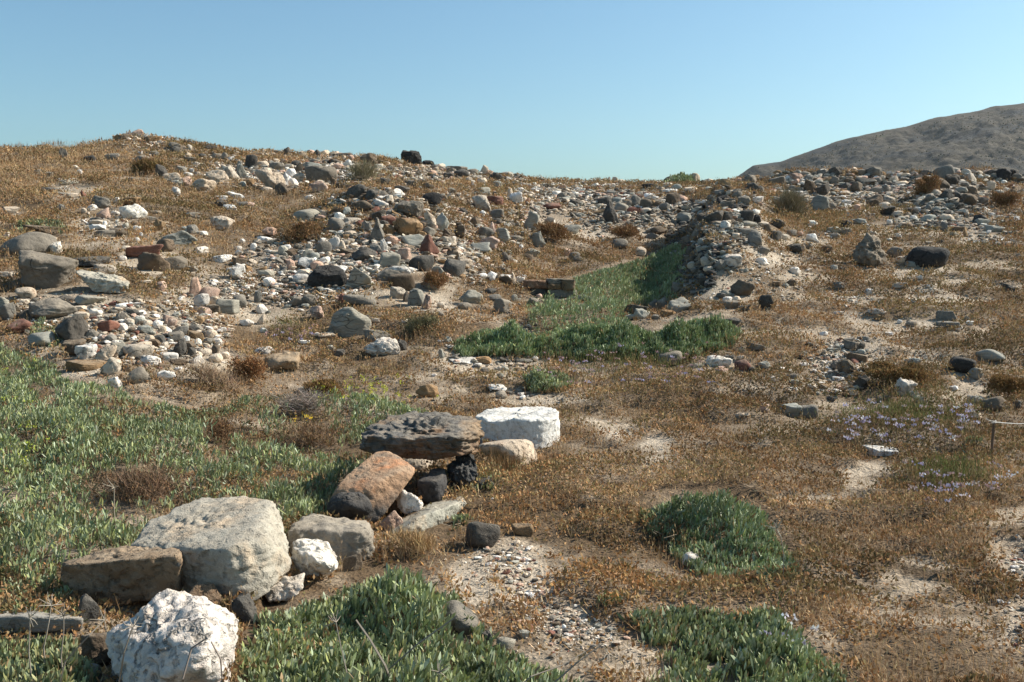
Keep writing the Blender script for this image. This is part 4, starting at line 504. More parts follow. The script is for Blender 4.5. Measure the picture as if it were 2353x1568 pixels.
# ---------------------------------------------------------------- all the other rocks from the sheets
rows = []
for key, (ox, oy, txt) in SHEETS.items():
    for line in txt.replace('\n', ';').split(';'):
        if not line.strip(): continue
        body, _, lm = line.partition('|'); body, _, lab = body.partition('='); x, y, w_, h_, cs = body.split()
        rows.append(dict(u=ox + float(x) / 4, v=oy + float(y) / 4, w=float(w_) / 4, h=float(h_) / 4, c=cs[0], s=cs[1], label=lab.strip(), lm=lm.strip()))
rows = [r for r in rows if not (r['u'] < -90)]
rows.sort(key=lambda r: -(r['w'] * r['h'] + (1e5 if r['label'] else 0)))
N_IND = 300 - len(HERO_BOX)
ind, rest = rows[:N_IND], rows[N_IND:]
named = [r for r in ind if r['lm']] + [dict(u=946, v=356, c='K', s='a', lm='the black cube boulder')]
ORD = ['nearest', 'second', 'third', 'fourth', 'fifth', 'sixth', 'seventh', 'eighth', 'ninth', 'tenth', 'eleventh', 'twelfth']
def dirn(r, l):
    dx, dy = r['u'] - l['u'], (r['v'] - l['v']) * 1.4
    return ('right of' if dx > 0 else 'left of') if abs(dx) > abs(dy) else ('below' if dy > 0 else 'above')
buckets = {}
for r in ind:
    if r['label']: continue
    l = min(named, key=lambda l: math.hypot(r['u'] - l['u'], (r['v'] - l['v']) * 1.4)); r['dir'] = dirn(r, l); r['L'] = l
    r['desc'] = f"{CW[r['c']]} {SHW[r['s']]} stone"
for r in ind:
    if r['label']: continue
    l = r['L']; same = [q_ for q_ in ind if q_['c'] == r['c'] and q_['s'] == r['s'] and q_ is not l and dirn(q_, l) == r['dir']]
    same.sort(key=lambda q_: math.hypot(q_['u'] - l['u'], (q_['v'] - l['v']) * 1.4)); i = same.index(r)
    pre = '' if False else ORD[min(i, 11)]
    r['label'] = f"{CW[r['c']]} {SHW[r['s']]} stone, {pre} such one {r['dir']} {l['lm']}" if i else f"{CW[r['c']]} {SHW[r['s']]} stone nearest to and {r['dir']} {l['lm']}"
ROCKMASK = np.full((784, 1177), 1e9)
def mark(u, v, w_, h_, y):
    a, b = np.meshgrid(np.arange(max(0, int((u - w_ / 2) / 2)), min(1177, int((u + w_ / 2) / 2) + 1)), np.arange(max(0, int((v - h_ / 2) / 2)), min(784, int((v + h_ / 2) / 2) + 1)))
    if a.size == 0: return
    ins = ((a * 2 - u) / (w_ / 2)) ** 2 + ((b * 2 - v) / (h_ / 2)) ** 2 < 0.9
    ROCKMASK[b[ins], a[ins]] = np.minimum(ROCKMASK[b[ins], a[ins]], y)
for (u, v, w_, h_, y) in HERO_BOX: mark(u, v, w_ * 0.9, h_ * 0.85, y)
def build_rock(r, sub):
    rng = np.random.default_rng(int(r['u'] * 131 + r['v'] * 977) % 999983); sh = r['s']
    p = hit(r['u'], r['v'] + r['h'] * (0.30 if sh != 'f' else 0.22)); ang = max(0.02, math.atan2(CAMH - p[2], p[1])); ang = min(ang, 0.5)
    dep = p[1] * cp - (p[2] - CAMH) * sp; wm, hm = r['w'] * dep / F * 1.20, r['h'] * dep / F * 1.28
    dm = {'r': 0.85, 'a': 0.8, 'f': 0.75, 'p': 0.55, 't': 0.85}[sh] * (wm if sh in 'fr' else 0.5 * (wm + hm)) * rng.uniform(0.85, 1.1)
    V, Fc = rock_geo(rng, sh, sub)
    if sh == 'p': V[:, 0] += 0.35 * (V[:, 2]) * rng.choice([-1, 1]); V[:, 0] *= 1 - 0.35 * np.clip(V[:, 2], -1, 1)
    if sh == 'f':
        t = rng.uniform(-0.12, 0.12); V[:, 2] += t * V[:, 0] * 2
    ca, sa = math.cos(rng.uniform(-.5, .5)), math.sin(rng.uniform(-.5, .5)); V = np.stack([V[:, 0] * ca - V[:, 1] * sa, V[:, 0] * sa + V[:, 1] * ca, V[:, 2]], -1)
    V = fit(V, wm, hm, dm, ang); V[:, 1] += 0.30 * dm; V[:, 2] -= 0.16 * hm
    az = math.atan2(p[0], p[1]); mark(r['u'], r['v'], r['w'], r['h'] * 0.9, p[1])
    j = rng.uniform(0.84, 1.14); jc = rng.uniform(-0.05, 0.05); c0 = RC[r['c']]; col = (min(.88, c0[0] * j * (1 + jc)), min(.86, c0[1] * j), min(.84, c0[2] * j * (1 - jc)))
    return p, az, V, Fc, col
NAMES = {'f': 'stone_slab'}
for r in ind:
    big = max(r['w'], r['h']); sub = 5 if big > 60 else 4 if big > 24 else 3
    p, az, V, Fc, col = build_rock(r, sub)
    nm = 'boulder' if r['w'] * r['h'] > 900 and r['s'] != 'f' else NAMES.get(r['s'], 'rock')
    o = link(nm, mesh_faces(nm, V, Fc), RM[r['c']], None, p); o.rotation_euler = (0, 0, -az); o.color = (*col, 1)
    tag(o, r['label'], {'boulder': 'boulder', 'stone_slab': 'stone slab'}.get(nm, 'rock'), 'rocks strewn over the hillside')

# rubble: the rest of the sheet stones plus the small stones between them, one mass
RV, RF, RCc, nv = [], [], [], 0
for r in rest:
    p, az, V, Fc, col = build_rock(r, 2); c_, s_ = math.cos(-az), math.sin(-az)
    V = np.stack([V[:, 0] * c_ - V[:, 1] * s_, V[:, 0] * s_ + V[:, 1] * c_, V[:, 2]], -1) + p
    RV.append(V); RF.append(Fc + nv); RCc.append(np.tile(col, (len(V), 1))); nv += len(V)
protos = []
for i in range(28):
    rng = np.random.default_rng(900 + i); V, Fc = rock_geo(rng, 'aarft'[i % 5], 2 if i < 8 else 1); V = V / np.abs(V).max(); protos.append((V * np.array([1, rng.uniform(.6, .95), rng.uniform(.35, .7)]), Fc))
def sample(n, tilt, y0, y1, smax=0.62):
    t0, t1 = math.log(y0), math.log(y1); q = RNG.random(n)
    t = np.log(np.exp(tilt * t0) + q * (np.exp(tilt * t1) - np.exp(tilt * t0))) / tilt if tilt else t0 + q * (t1 - t0)
    y = np.exp(t); x = RNG.uniform(-smax, smax, n) * (y + 0.6); return x, y
def seen_uv(x, y, h=0.0):
    z = gz(x, y) + h; return (*proj(np.stack([x, y, z], -1)), z)
BIGZ = [(900, 545, 190, 90), (2050, 435, 380, 34), (2190, 470, 80, 50), (1640, 545, 60, 110), (330, 770, 190, 60), (1050, 580, 110, 70), (760, 395, 230, 30), (700, 640, 130, 70), (1450, 460, 180, 40)]
RUB = [(900, 560, 220, 110), (720, 640, 170, 90), (300, 770, 220, 80), (1050, 580, 120, 90), (760, 400, 250, 40), (1130, 440, 160, 60), (1400, 470, 260, 60), (1640, 560, 90, 120), (1720, 500, 120, 60), (1950, 440, 300, 50), (2200, 470, 160, 70), (600, 400, 180, 40), (340, 330, 60, 25), (560, 700, 100, 60), (1700, 640, 60, 50), (2280, 560, 80, 40), (1960, 820, 80, 50), (1110, 830, 90, 20), (1250, 1400, 110, 60), (1180, 1300, 50, 50)]
n = 260000; x, y = sample(n, 0.9, 3.4, 33); u, v, z = seen_uv(x, y); wu_, wv_ = wob(x, y, u, v)
pr = np.clip(ell(wu_, wv_, BARE) * 0.12, 0, 0.12) + np.clip(ell(u, v, RUB), 0, 1) * 0.42 + 0.012
sel = RNG.random(n) < pr * sstep(-0.6, 0.4, n2(x, y, 1.1, 61)) * 1.5; x, y, z, u, v = x[sel], y[sel], z[sel], u[sel], v[sel]
PALK = list('WWCCCLLGGGDPBOR')
pu_, pv_, pw_ = [], [], []
for (a, b, ra, rb, m_) in [(1185, 1300, 45, 55, 260), (1225, 1385, 55, 50, 420), (1310, 1445, 75, 40, 420), (1120, 1300, 50, 60, 90), (1390, 1470, 50, 18, 60), (1180, 840, 60, 18, 120), (1080, 822, 50, 22, 90), (1200, 905, 60, 12, 40), (2330, 1420, 30, 60, 90), (2330, 1290, 40, 40, 120), (1930, 840, 90, 50, 220), (1880, 890, 80, 16, 120), (1100, 1270, 50, 30, 30)]:
    pu_.append(a + RNG.normal(0, .55, m_) * ra); pv_.append(b + RNG.normal(0, .55, m_) * rb); pw_.append(np.minimum(1.0 + RNG.pareto(2.0, m_) * 1.7, 7))
PB = hits(np.concatenate(pu_), np.concatenate(pv_)); npb = len(PB); x = np.concatenate([PB[:, 0], x]); y = np.concatenate([PB[:, 1], y]); z = np.concatenate([PB[:, 2], z]); pw_ = np.concatenate(pw_)
u, v = proj(np.stack([x, y, z], -1)); rr = ell(u, v, RUB); rb_ = ell(u, v, BIGZ)
ZONES = [(900, 510, 180, 80, 520, 13, 'WCCLLGGDBPRO'), (860, 460, 90, 22, 90, 14, 'DGGCWB'), (700, 620, 170, 85, 520, 11, 'WWCCLLGGDBP'), (1080, 570, 110, 90, 330, 12, 'CCLLGGDBPO'), (820, 590, 120, 60, 260, 11, 'WCCLGGDBP'), (330, 765, 200, 72, 560, 11, 'WWCCCLGGDBOR'), (490, 690, 90, 50, 110, 9, 'WCCPLG'), (95, 720, 85, 50, 110, 10, 'GGDCWL'),
 (640, 395, 190, 38, 300, 9, 'WCCCLGGPO'), (820, 378, 210, 26, 260, 8, 'WCCCLGDPB'), (560, 375, 120, 30, 110, 7, 'WCCGD'), (1000, 410, 260, 24, 320, 8, 'WCCLGGDDP'), (1150, 470, 130, 60, 260, 9, 'WCCLGGDDPB'), (1400, 455, 260, 42, 620, 9, 'WCCCLLGGDB'), (1480, 500, 170, 42, 320, 9, 'CLLGGGDB'), (1300, 440, 160, 24, 200, 7, 'WCCLGG'),
 (1640, 515, 80, 95, 560, 12, 'DDGGGKBLLC'), (1600, 600, 55, 80, 360, 12, 'DDGGKBDL'), (1570, 560, 40, 50, 160, 11, 'DDGKB'), (1690, 560, 70, 70, 160, 8, 'GGLLCWD'), (2040, 412, 340, 20, 620, 12, 'GGDBLCWOP'), (1780, 420, 140, 18, 160, 11, 'GLCCOD'), (2190, 460, 80, 45, 260, 14, 'DDGGBLC'), (2250, 480, 130, 48, 280, 10, 'GGLCWDB'), (1950, 450, 200, 34, 260, 9, 'GGLCWDB'), (2120, 510, 90, 22, 120, 9, 'LLGDC'), (2280, 545, 80, 22, 60, 8, 'LGCW'),
 (340, 318, 50, 14, 70, 7, 'WCCPO'), (240, 520, 60, 36, 60, 7, 'WCCG'), (1850, 560, 90, 40, 60, 6, 'WWCLG'), (1950, 690, 60, 16, 40, 5, 'WCL'), (1930, 830, 90, 45, 110, 7, 'GGLLCWB'), (2000, 640, 300, 60, 90, 4, 'WWCLG'), (1780, 660, 70, 60, 60, 5, 'WCLG'), (1210, 700, 60, 60, 70, 7, 'CLGGD')]
zu, zv, zp, zk = [], [], [], []
for (a, b, ra, rb, m_, mx_, pl_) in ZONES:
    m1, m_ = int(m_ * 1.7), int(m_ * 4.2)
    rr_ = np.sqrt(RNG.random(m_)); th = RNG.uniform(0, 6.283, m_); zu.append(a + ra * rr_ * np.cos(th)); zv.append(b + rb * rr_ * np.sin(th)); zp.append(np.where(np.arange(m_) < m1, np.minimum(2.4 + RNG.pareto(1.25, m_) * 2.4, mx_), RNG.uniform(1.0, 2.8, m_))); zk += [pl_[q_] for q_ in RNG.integers(0, len(pl_), m_)]
ZP = hits(np.concatenate(zu), np.concatenate(zv)); nz_ = len(ZP); zp = np.concatenate(zp)
x = np.concatenate([x, ZP[:, 0]]); y = np.concatenate([y, ZP[:, 1]]); z = np.concatenate([z, ZP[:, 2]]); rr = np.concatenate([rr, np.zeros(nz_)]); rb_ = np.concatenate([rb_, np.zeros(nz_)]); nx_ = len(x) - nz_
for i in range(len(x)):
    px = 1.0 + RNG.pareto(2.0) * 1.5; px = min(px * (1.35 if rb_[i] > .2 else 1), 8.5 if rb_[i] > 0.2 else 5.5 if rr[i] > .1 else 3.6)
    if i < npb: px = pw_[i]
    if i >= nx_: px = zp[i - nx_] / 1.25
    V, Fc = protos[RNG.integers(0, 8) if px > 4.5 else RNG.integers(8, 28)]
    s_ = max(px * y[i] / 996 * (0.62 if i >= npb else .8), 0.006); a = RNG.uniform(0, 6.28); ca, sa = math.cos(a), math.sin(a); tl = RNG.normal(0, 0.25)
    W = V * s_; W = np.stack([W[:, 0] * ca - W[:, 1] * sa, W[:, 0] * sa + W[:, 1] * ca, W[:, 2] + tl * W[:, 0]], -1) + np.array([x[i], y[i], z[i] + 0.25 * s_])
    c0 = np.array(RC[zk[i - nx_] if i >= nx_ else PALK[RNG.integers(0, len(PALK))]]) * RNG.uniform(0.8, 1.15)
    RV.append(W); RF.append(Fc + nv); RCc.append(np.tile(np.minimum(c0, .86), (len(W), 1))); nv += len(W)
tag(link('rubble', mesh_faces('rubble', np.concatenate(RV), np.concatenate(RF), np.concatenate(RCc), False), M_RUB), 'small stones and pebbles scattered over the slopes', None, None, 'stuff')
print('rubble', len(x) + len(rest), 'individual', len(ind) + len(HERO_BOX))

# ---------------------------------------------------------------- leaves, blades
def unit(a): return a / np.maximum(np.linalg.norm(a, axis=-1), 1e-9)[..., None]
class Leaves:
    """gathers many small leaf or stalk faces into ONE mesh"""
    def __init__(s): s.V = []; s.L = []; s.T = []; s.C = []; s.n = 0
    def add(s, V, Fl, C):            # V (N,k,3), Fl list of index tuples into k, C (N,k,3)
        N, k_, _ = V.shape; base = s.n + np.arange(N)[:, None] * k_
        for f in Fl: s.L.append((base + np.array(f)[None])); 
        s.V.append(V.reshape(-1, 3)); s.C.append(C.reshape(-1, 3)); s.n += N * k_
    def kite(s, p, d, ln, wd, side, col, tipf=1.0):
        m = p + d * (ln * 0.45)[:, None]; sd_ = side * (wd / 2)[:, None]
        V = np.stack([p, m + sd_, p + d * ln[:, None], m - sd_], 1); C = np.repeat(col[:, None], 4, 1).copy(); C[:, 2] *= tipf; s.add(V, [(0, 1, 2, 3)], C)
    def lens(s, p, d, ln, wd, side, nrm, col, bend):
        hw = side * (wd / 2)[:, None]
        a = p + d * (ln * .38)[:, None] + nrm * (bend * .25)[:, None]; b = p + d * (ln * .76)[:, None] + nrm * (bend * .65)[:, None]; t = p + d * ln[:, None] + nrm * bend[:, None]
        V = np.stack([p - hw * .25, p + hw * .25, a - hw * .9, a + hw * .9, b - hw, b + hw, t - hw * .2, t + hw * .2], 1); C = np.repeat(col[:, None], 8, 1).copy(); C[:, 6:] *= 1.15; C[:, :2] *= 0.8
        s.add(V, [(0, 1, 3, 2), (2, 3, 5, 4), (4, 5, 7, 6)], C)
    def tube(s, pts, r, col):        # one bent stalk, four sides
        pts = np.asarray(pts, float); rs = np.linspace(r, r * .55, len(pts)); d = unit(np.gradient(pts, axis=0)); a = unit(np.cross(d, np.array([.31, .2, .93]))); b = np.cross(d, a)
        ring = np.stack([pts + (a * math.cos(t) + b * math.sin(t)) * rs[:, None] for t in (0, 1.57, 3.14, 4.71)], 1); V = ring.reshape(1, -1, 3)
        F_ = [(i * 4 + j, i * 4 + (j + 1) % 4, (i + 1) * 4 + (j + 1) % 4, (i + 1) * 4 + j) for i in range(len(pts) - 1) for j in range(4)]
        s.add(V, F_, np.tile(np.asarray(col, float), (1, V.shape[1], 1)))
    def build(s, name, mat, parent=None, org=(0, 0, 0)):
        V = np.concatenate(s.V) - np.asarray(org, float)
        lo = np.concatenate([l.ravel() for l in s.L]); tot = np.concatenate([np.full(len(l), l.shape[1]) for l in s.L]); st = np.concatenate([[0], np.cumsum(tot)[:-1]])
        o = link(name, mesh_np(name, V, lo, st, tot, np.concatenate(s.C), False), mat, parent, (0, 0, 0) if parent else org); return o
def dirs(n, tilt_lo, tilt_hi):
    th = RNG.uniform(tilt_lo, tilt_hi, n); a = RNG.uniform(0, 2 * math.pi, n); d = np.stack([np.sin(th) * np.cos(a), np.sin(th) * np.sin(a), np.cos(th)], -1)
    sd_ = unit(np.cross(d, RNG.normal(size=(n, 3)))); return d, sd_
def pal(n, cols, jit=0.12):
    c = np.array(cols)[RNG.integers(0, len(cols), n)]; return np.clip(c * RNG.uniform(1 - jit, 1 + jit, (n, 1)) * RNG.uniform(1 - jit * .4, 1 + jit * .4, (n, 3)), 0, 1)
def uncovered(P, keep=0.06):
    u, v = proj(P); iu = np.clip((u / 2).astype(int), 0, 1176); iv = np.clip((v / 2).astype(int), 0, 783)
    cov = (ROCKMASK[iv, iu] < P[:, 1] + 0.9) & (ROCKMASK[iv, iu] > P[:, 1] - 0.6); return (~cov) | (RNG.random(len(P)) < keep)
GREENS = [(.21, .255, .125), (.25, .29, .155), (.285, .325, .19), (.35, .39, .26), (.17, .205, .09), (.27, .295, .11), (.325, .345, .15)]
GREEN_D = [(.165, .225, .09), (.21, .27, .12), (.25, .30, .155), (.31, .36, .21), (.235, .265, .095)]
GREEN_Y = [(.28, .30, .12), (.33, .33, .14), (.25, .28, .14), (.29, .32, .18), (.33, .24, .12)]
BROWNS = [(.25, .14, .065), (.29, .165, .08), (.19, .11, .055), (.33, .20, .10), (.21, .145, .065)]
def fennel(poly, hmax, nsh, holes=(), cols=GREENS, leaf=0.042, y0=None, y1=None, nl=8, edge=0.22, hole_cut=0.0, free=False, rugged=1.0):
    """sea fennel: shoots of fleshy leaves over the outline poly; returns the leaves and a few dry stems"""
    poly = np.asarray(poly, float); pb = [hit(min(max(a, -80), 2430), min(b, 1600)) for a, b in poly]
    xs = [p[0] for p in pb]; ys = [p[1] for p in pb]; x = RNG.uniform(min(xs) - .3, max(xs) + .3, nsh); y = RNG.uniform(min(ys) - .5, max(ys) + .4, nsh)
    g0 = gz(x, y); bump = 0.62 + .2 * (1 - rugged) + rugged * (0.7 * n2(x, y, 2.6, 77) + 0.35 * n2(x, y, 7.5, 78))
    u, v = proj(np.stack([x, y, g0 + hmax * .55], -1)); wu_, wv_ = wob(x, y, u, v, .6)
    ins = inpoly(wu_, wv_, poly)
    if len(holes): ins &= ~((ell(wu_, wv_, holes) + 0.35 * n2(x, y, 5, 79) > 0.42) & (RNG.random(nsh) > hole_cut))
    cov = ins & uncovered(np.stack([x, y, g0 + hmax * .5], -1), 0.0)
    if not free and cov.sum() > 20: ins = cov
    x, y, g0, bump, u, v = x[ins], y[ins], g0[ins], bump[ins], u[ins], v[ins]
    if len(x) < 30:
        m_ = 40; c_ = hit(poly[:, 0].mean(), poly[:, 1].mean() + .3 * np.ptp(poly[:, 1])); k_ = .3 * np.ptp(poly[:, 0]) * c_[1] / F
        x = np.concatenate([x, c_[0] + RNG.normal(0, .6, m_) * k_]); y = np.concatenate([y, c_[1] - .02 + RNG.normal(0, .6, m_) * k_]); g0 = gz(x, y); bump = np.concatenate([bump, RNG.uniform(.7, 1.1, m_)]); u, v = proj(np.stack([x, y, g0 + hmax * .5], -1))
    dm = pdist(u, v, poly) * y / F; hh = hmax * np.clip(bump, .15 + .4 * (1 - rugged), 1.5) * (0.35 + 0.65 * sstep(0, edge, dm))
    gap = sstep(-.55, -.1, n2(x, y, 4.5, 83)); hh = hh * (.55 + .45 * gap)
    L = Leaves(); n = len(x); tone = 1 + 0.2 * n2(x, y, 1.3, 85) + .16 * n2(x, y, 8., 87)
    for i in range(nl):
        lay = RNG.random(n) ** 1.7; sc = np.maximum(1.0, y / 9.0); d, sd_ = dirs(n, 0.05, 1.15 if i > 2 else 0.5); ln = leaf * sc * RNG.uniform(.55, 1.35, n); wd = ln * RNG.uniform(.15, .24, n)
        p = np.stack([x + RNG.normal(0, .012, n) * sc, y + RNG.normal(0, .012, n) * sc, g0 + np.maximum(hh * (1 - .75 * lay) - ln * .5, 0.0)], -1)
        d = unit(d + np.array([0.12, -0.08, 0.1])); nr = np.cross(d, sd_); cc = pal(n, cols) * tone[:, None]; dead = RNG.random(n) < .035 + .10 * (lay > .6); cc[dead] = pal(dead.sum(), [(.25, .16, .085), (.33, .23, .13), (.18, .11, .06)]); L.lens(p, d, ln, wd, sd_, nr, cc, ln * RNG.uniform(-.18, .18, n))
    return L, (x, y, g0, hh)
def stems(xyz, n, col=(.30, .245, .18)):
    x, y, g0, hh = xyz; L = Leaves(); k_ = RNG.integers(0, len(x), n)
    for i in k_:
        b = np.array([x[i], y[i], g0[i]]); t = b + np.array([RNG.normal(0, .05), RNG.normal(0, .05), hh[i] * RNG.uniform(.7, 1.15)]); m = (b + t) / 2 + RNG.normal(0, .012, 3)
        L.tube([b, m, t], .0022 * max(1, y[i] / 8), np.array(col) * RNG.uniform(.6, 1.2))
    return L
def shrub(name, label, cat, poly, hmax, nsh, group='green sea fennel clumps', **kw):
    L, xyz = fennel(poly, hmax, nsh, **kw); c = np.array([xyz[0].mean(), xyz[1].mean()]); org = np.array([c[0], c[1], gz(c[:1], c[1:])[0]])
    e = empty(name, org); tag(e, label, cat, group); L.build('foliage', M_LEAF, e, org); tag(stems(xyz, 60).build('stems', M_TWIG, e, org), kind='stuff'); return e
def ellp(a, b, ra, rb): return [(a + ra * math.cos(t), b + rb * math.sin(t)) for t in np.linspace(0, 2 * math.pi, 14)[:-1]]
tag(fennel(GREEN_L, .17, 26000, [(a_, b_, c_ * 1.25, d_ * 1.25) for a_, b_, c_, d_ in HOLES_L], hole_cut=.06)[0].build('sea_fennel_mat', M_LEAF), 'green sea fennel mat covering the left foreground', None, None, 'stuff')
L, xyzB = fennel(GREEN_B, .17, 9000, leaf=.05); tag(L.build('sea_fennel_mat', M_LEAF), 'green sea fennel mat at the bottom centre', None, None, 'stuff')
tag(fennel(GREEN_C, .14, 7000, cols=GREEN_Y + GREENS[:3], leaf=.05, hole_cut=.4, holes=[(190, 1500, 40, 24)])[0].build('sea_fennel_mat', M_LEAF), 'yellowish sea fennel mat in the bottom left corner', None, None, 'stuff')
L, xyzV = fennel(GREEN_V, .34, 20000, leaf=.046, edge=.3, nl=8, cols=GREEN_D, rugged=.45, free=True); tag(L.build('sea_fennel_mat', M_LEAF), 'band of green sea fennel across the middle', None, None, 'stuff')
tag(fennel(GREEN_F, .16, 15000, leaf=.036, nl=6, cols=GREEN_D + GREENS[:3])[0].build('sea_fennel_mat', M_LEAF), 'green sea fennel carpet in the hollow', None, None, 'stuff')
shrub('sea_fennel_bush', 'broad domed green bush alone on the brown mat at right', 'bush', GREEN_R, .22, 5200, edge=.3, cols=GREEN_D + GREENS[:4], rugged=.55)
shrub('sea_fennel_bush', 'straggling green bush at the bottom right edge', 'bush', GREEN_S, .15, 7500, holes=HOLES_S, leaf=.05)
shrub('sea_fennel_bush', 'small round green cushion bush beside the gravel below the green band', 'bush', ellp(1258, 854, 50, 22), .24, 7000, edge=.10, leaf=.042, free=True)
shrub('sea_fennel_bush', 'little pale green tuft on the left slope above the long brown slab', 'bush', ellp(95, 520, 60, 15), .12, 900)
shrub('sea_fennel_bush', 'green sprigs growing between the reddish and dark boulders at left', 'bush', ellp(98, 755, 38, 34), .16, 900)
shrub('sea_fennel_bush', 'green sprigs beside the black pitted lump under the dark slab', 'bush', ellp(1112, 1092, 34, 26), .12, 500)
shrub('sea_fennel_bush', 'tiny green sprig at the right end of the pale ground slab', 'bush', ellp(1058, 1192, 16, 14), .07, 160)
shrub('sea_fennel_bush', 'green plant growing on the skyline stone pile', 'bush', ellp(1562, 413, 26, 16), .3, 3000, free=True, edge=.1)
shrub('sea_fennel_bush', 'tiny blue green sprig at left of the straggling bottom right bush', 'bush', ellp(1400, 1380, 14, 12), .07, 120)
shrub('sea_fennel_bush', 'small green sprig in the brown mat right of the rope post shrub', 'bush', ellp(2235, 1010, 18, 14), .12, 200)

hill_scrub()
# ---------------------------------------------------------------- dry ground cover: low mats and grass
n = 1000000; x, y = sample(n, 0.7, 3.3, 36); u, v, z = seen_uv(x, y); wu_, wv_ = wob(x, y, u, v)
br = ell(wu_, wv_, BARE); na, nb, nc_ = n2(x, y, 1.5, 101), n2(x, y, 4.0, 103), n2(x, y, 0.8, 105)
na = n2(x * .75, y * 1.5, 1.35, 101); cush = cushion(x, y)                        # height of the cushions
brm = br * np.where(v > 900, 1, .75); dens = np.clip(0.98 - 0.95 * sstep(0.15, 0.6, brm + .35 * nb) - 0.85 * sstep(0.0, -0.55, na + .5 * nb), 0.02, 1)
ingreen = np.zeros(n, bool)
for P_ in (GREEN_B, GREEN_V, GREEN_F, GREEN_R): ingreen |= inpoly(u, v, P_)
inhalf = inpoly(u, v, GREEN_S) | inpoly(u, v, GREEN_L) | inpoly(u, v, GREEN_C)
dens = np.where(ingreen, dens * .10, np.where(inhalf, dens * .45, dens)); rmass = np.clip(ell(u, v, RUB), 0, 1); dens = dens * (1 - .25 * rmass)
sel = RNG.random(n) < dens; x, y, z, u, v, wu_, wv_, cush, nc_, nb, na = [q_[sel] for q_ in (x, y, z, u, v, wu_, wv_, cush, nc_, nb, na)]
n = len(x); oran = np.clip(ell(wu_, wv_, ORANGE) * 1.6, 0, 1) + .15; oliv = np.clip(ell(wu_, wv_, OLIVE) * 1.4, 0, 1) + np.clip(nc_ * .9 + .1, 0, .7) + .8 * (cush > .75) * (n2(x, y, 1.1, 141) > -.05); stra = np.clip(ell(wu_, wv_, STRAW) * 1.5, 0, 1) + np.clip(-nc_ * .6 + .1, 0, .5)
rnd = RNG.random(n) * (oran + oliv + stra * .8 + .5)
c_or = pal(n, [(.26, .14, .055), (.31, .17, .07), (.21, .11, .045), (.30, .19, .095), (.19, .14, .06)]); c_ol = pal(n, [(.175, .13, .06), (.20, .155, .07), (.14, .105, .045), (.235, .165, .085)]); c_st = pal(n, [(.44, .30, .17), (.38, .25, .135), (.50, .37, .225), (.32, .20, .105)]); c_br = pal(n, BROWNS)
col = np.where((rnd < oran)[:, None], c_or, np.where((rnd < oran + oliv)[:, None], c_ol, np.where((rnd < oran + oliv + stra * .8)[:, None], c_st, c_br)))
col = col * 1.12 * (1 + .30 * n2(x, y, .8, 131) + .22 * n2(x, y, 3.3, 133))[:, None].clip(.5, 1.5); sc = np.maximum(1, (y / 6.5)) ** 0.62; hgt = (.010 + .075 * cush * RNG.random(n) ** .6) * np.minimum(sc, 1.9)
straw_leaf = (rnd >= oran + oliv) & (rnd < oran + oliv + stra * .8)
p = np.stack([x, y, z + hgt * np.where(straw_leaf, .3, .85)], -1); ok = uncovered(p, .05)
d, sd_ = dirs(n, .25, 1.45); ln = np.where(straw_leaf, .05, .024) * sc * RNG.uniform(.6, 1.4, n); wd = np.where(straw_leaf, .0045, .012) * sc * RNG.uniform(.7, 1.3, n)
L = Leaves(); L.kite(p[ok], d[ok], ln[ok], wd[ok], sd_[ok], col[ok], 1.1)
tag(L.build('dry_mat', M_DRY), 'low brown mat of dried ground cover', None, None, 'stuff'); print('mat', ok.sum())
# upright dry grass with pale seed heads
n = 300000; x, y = sample(n, 0.6, 3.3, 34); u, v, z = seen_uv(x, y); wu_, wv_ = wob(x, y, u, v)
tuft = n2(x, y, 5.5, 111) + .6 * n2(x, y, 1.1, 113); br = ell(wu_, wv_, BARE); ing = np.zeros(n, bool)
for P_ in (GREEN_L, GREEN_B, GREEN_V, GREEN_F, GREEN_R, GREEN_S, GREEN_C): ing |= inpoly(u, v, P_)
orz = np.clip(ell(u, v, ORANGE), 0, 1)
dens = np.clip(sstep(-.35, .7, tuft + .5 * np.clip(ell(wu_, wv_, STRAW), 0, 1)) * (1 - .9 * sstep(.2, .7, br)), 0.02, 1) * np.where(ing, .05, 1) * (1 - .5 * orz) * (1 - .4 * np.clip(ell(u, v, RUB), 0, 1))
sel = RNG.random(n) < dens * .8; x, y, z = x[sel], y[sel], z[sel]; n = len(x); sc = np.maximum(1, y / 7.0) ** .6
d, sd_ = dirs(n, .02, .45); ln = RNG.uniform(.05, .14, n) * np.minimum(sc, 1.8); p = np.stack([x, y, z], -1); ok = uncovered(p + d * (ln * .6)[:, None], .15) & uncovered(p, .3)
p, d, sd_, ln, sc = p[ok], d[ok], sd_[ok], ln[ok], sc[ok]; n = len(p); L = Leaves()
cg = pal(n, [(.38, .25, .13), (.32, .20, .105), (.45, .32, .18), (.26, .155, .08)]); L.kite(p, d, ln, .0022 * sc, sd_, cg)
hd = RNG.random(n) < .38; dh, s2 = d[hd], sd_[hd]; tip = p[hd] + dh * (ln[hd] * .86)[:, None]; dh = unit(dh + RNG.normal(0, .25, dh.shape))
L.kite(tip, dh, RNG.uniform(.014, .03, hd.sum()) * sc[hd], .0052 * sc[hd], s2, pal(hd.sum(), [(.50, .36, .20), (.56, .42, .25), (.42, .28, .14)]))
tag(L.build('dry_grass', M_DRY), 'thin dry grass with pale seed heads', None, None, 'stuff'); print('grass', n)

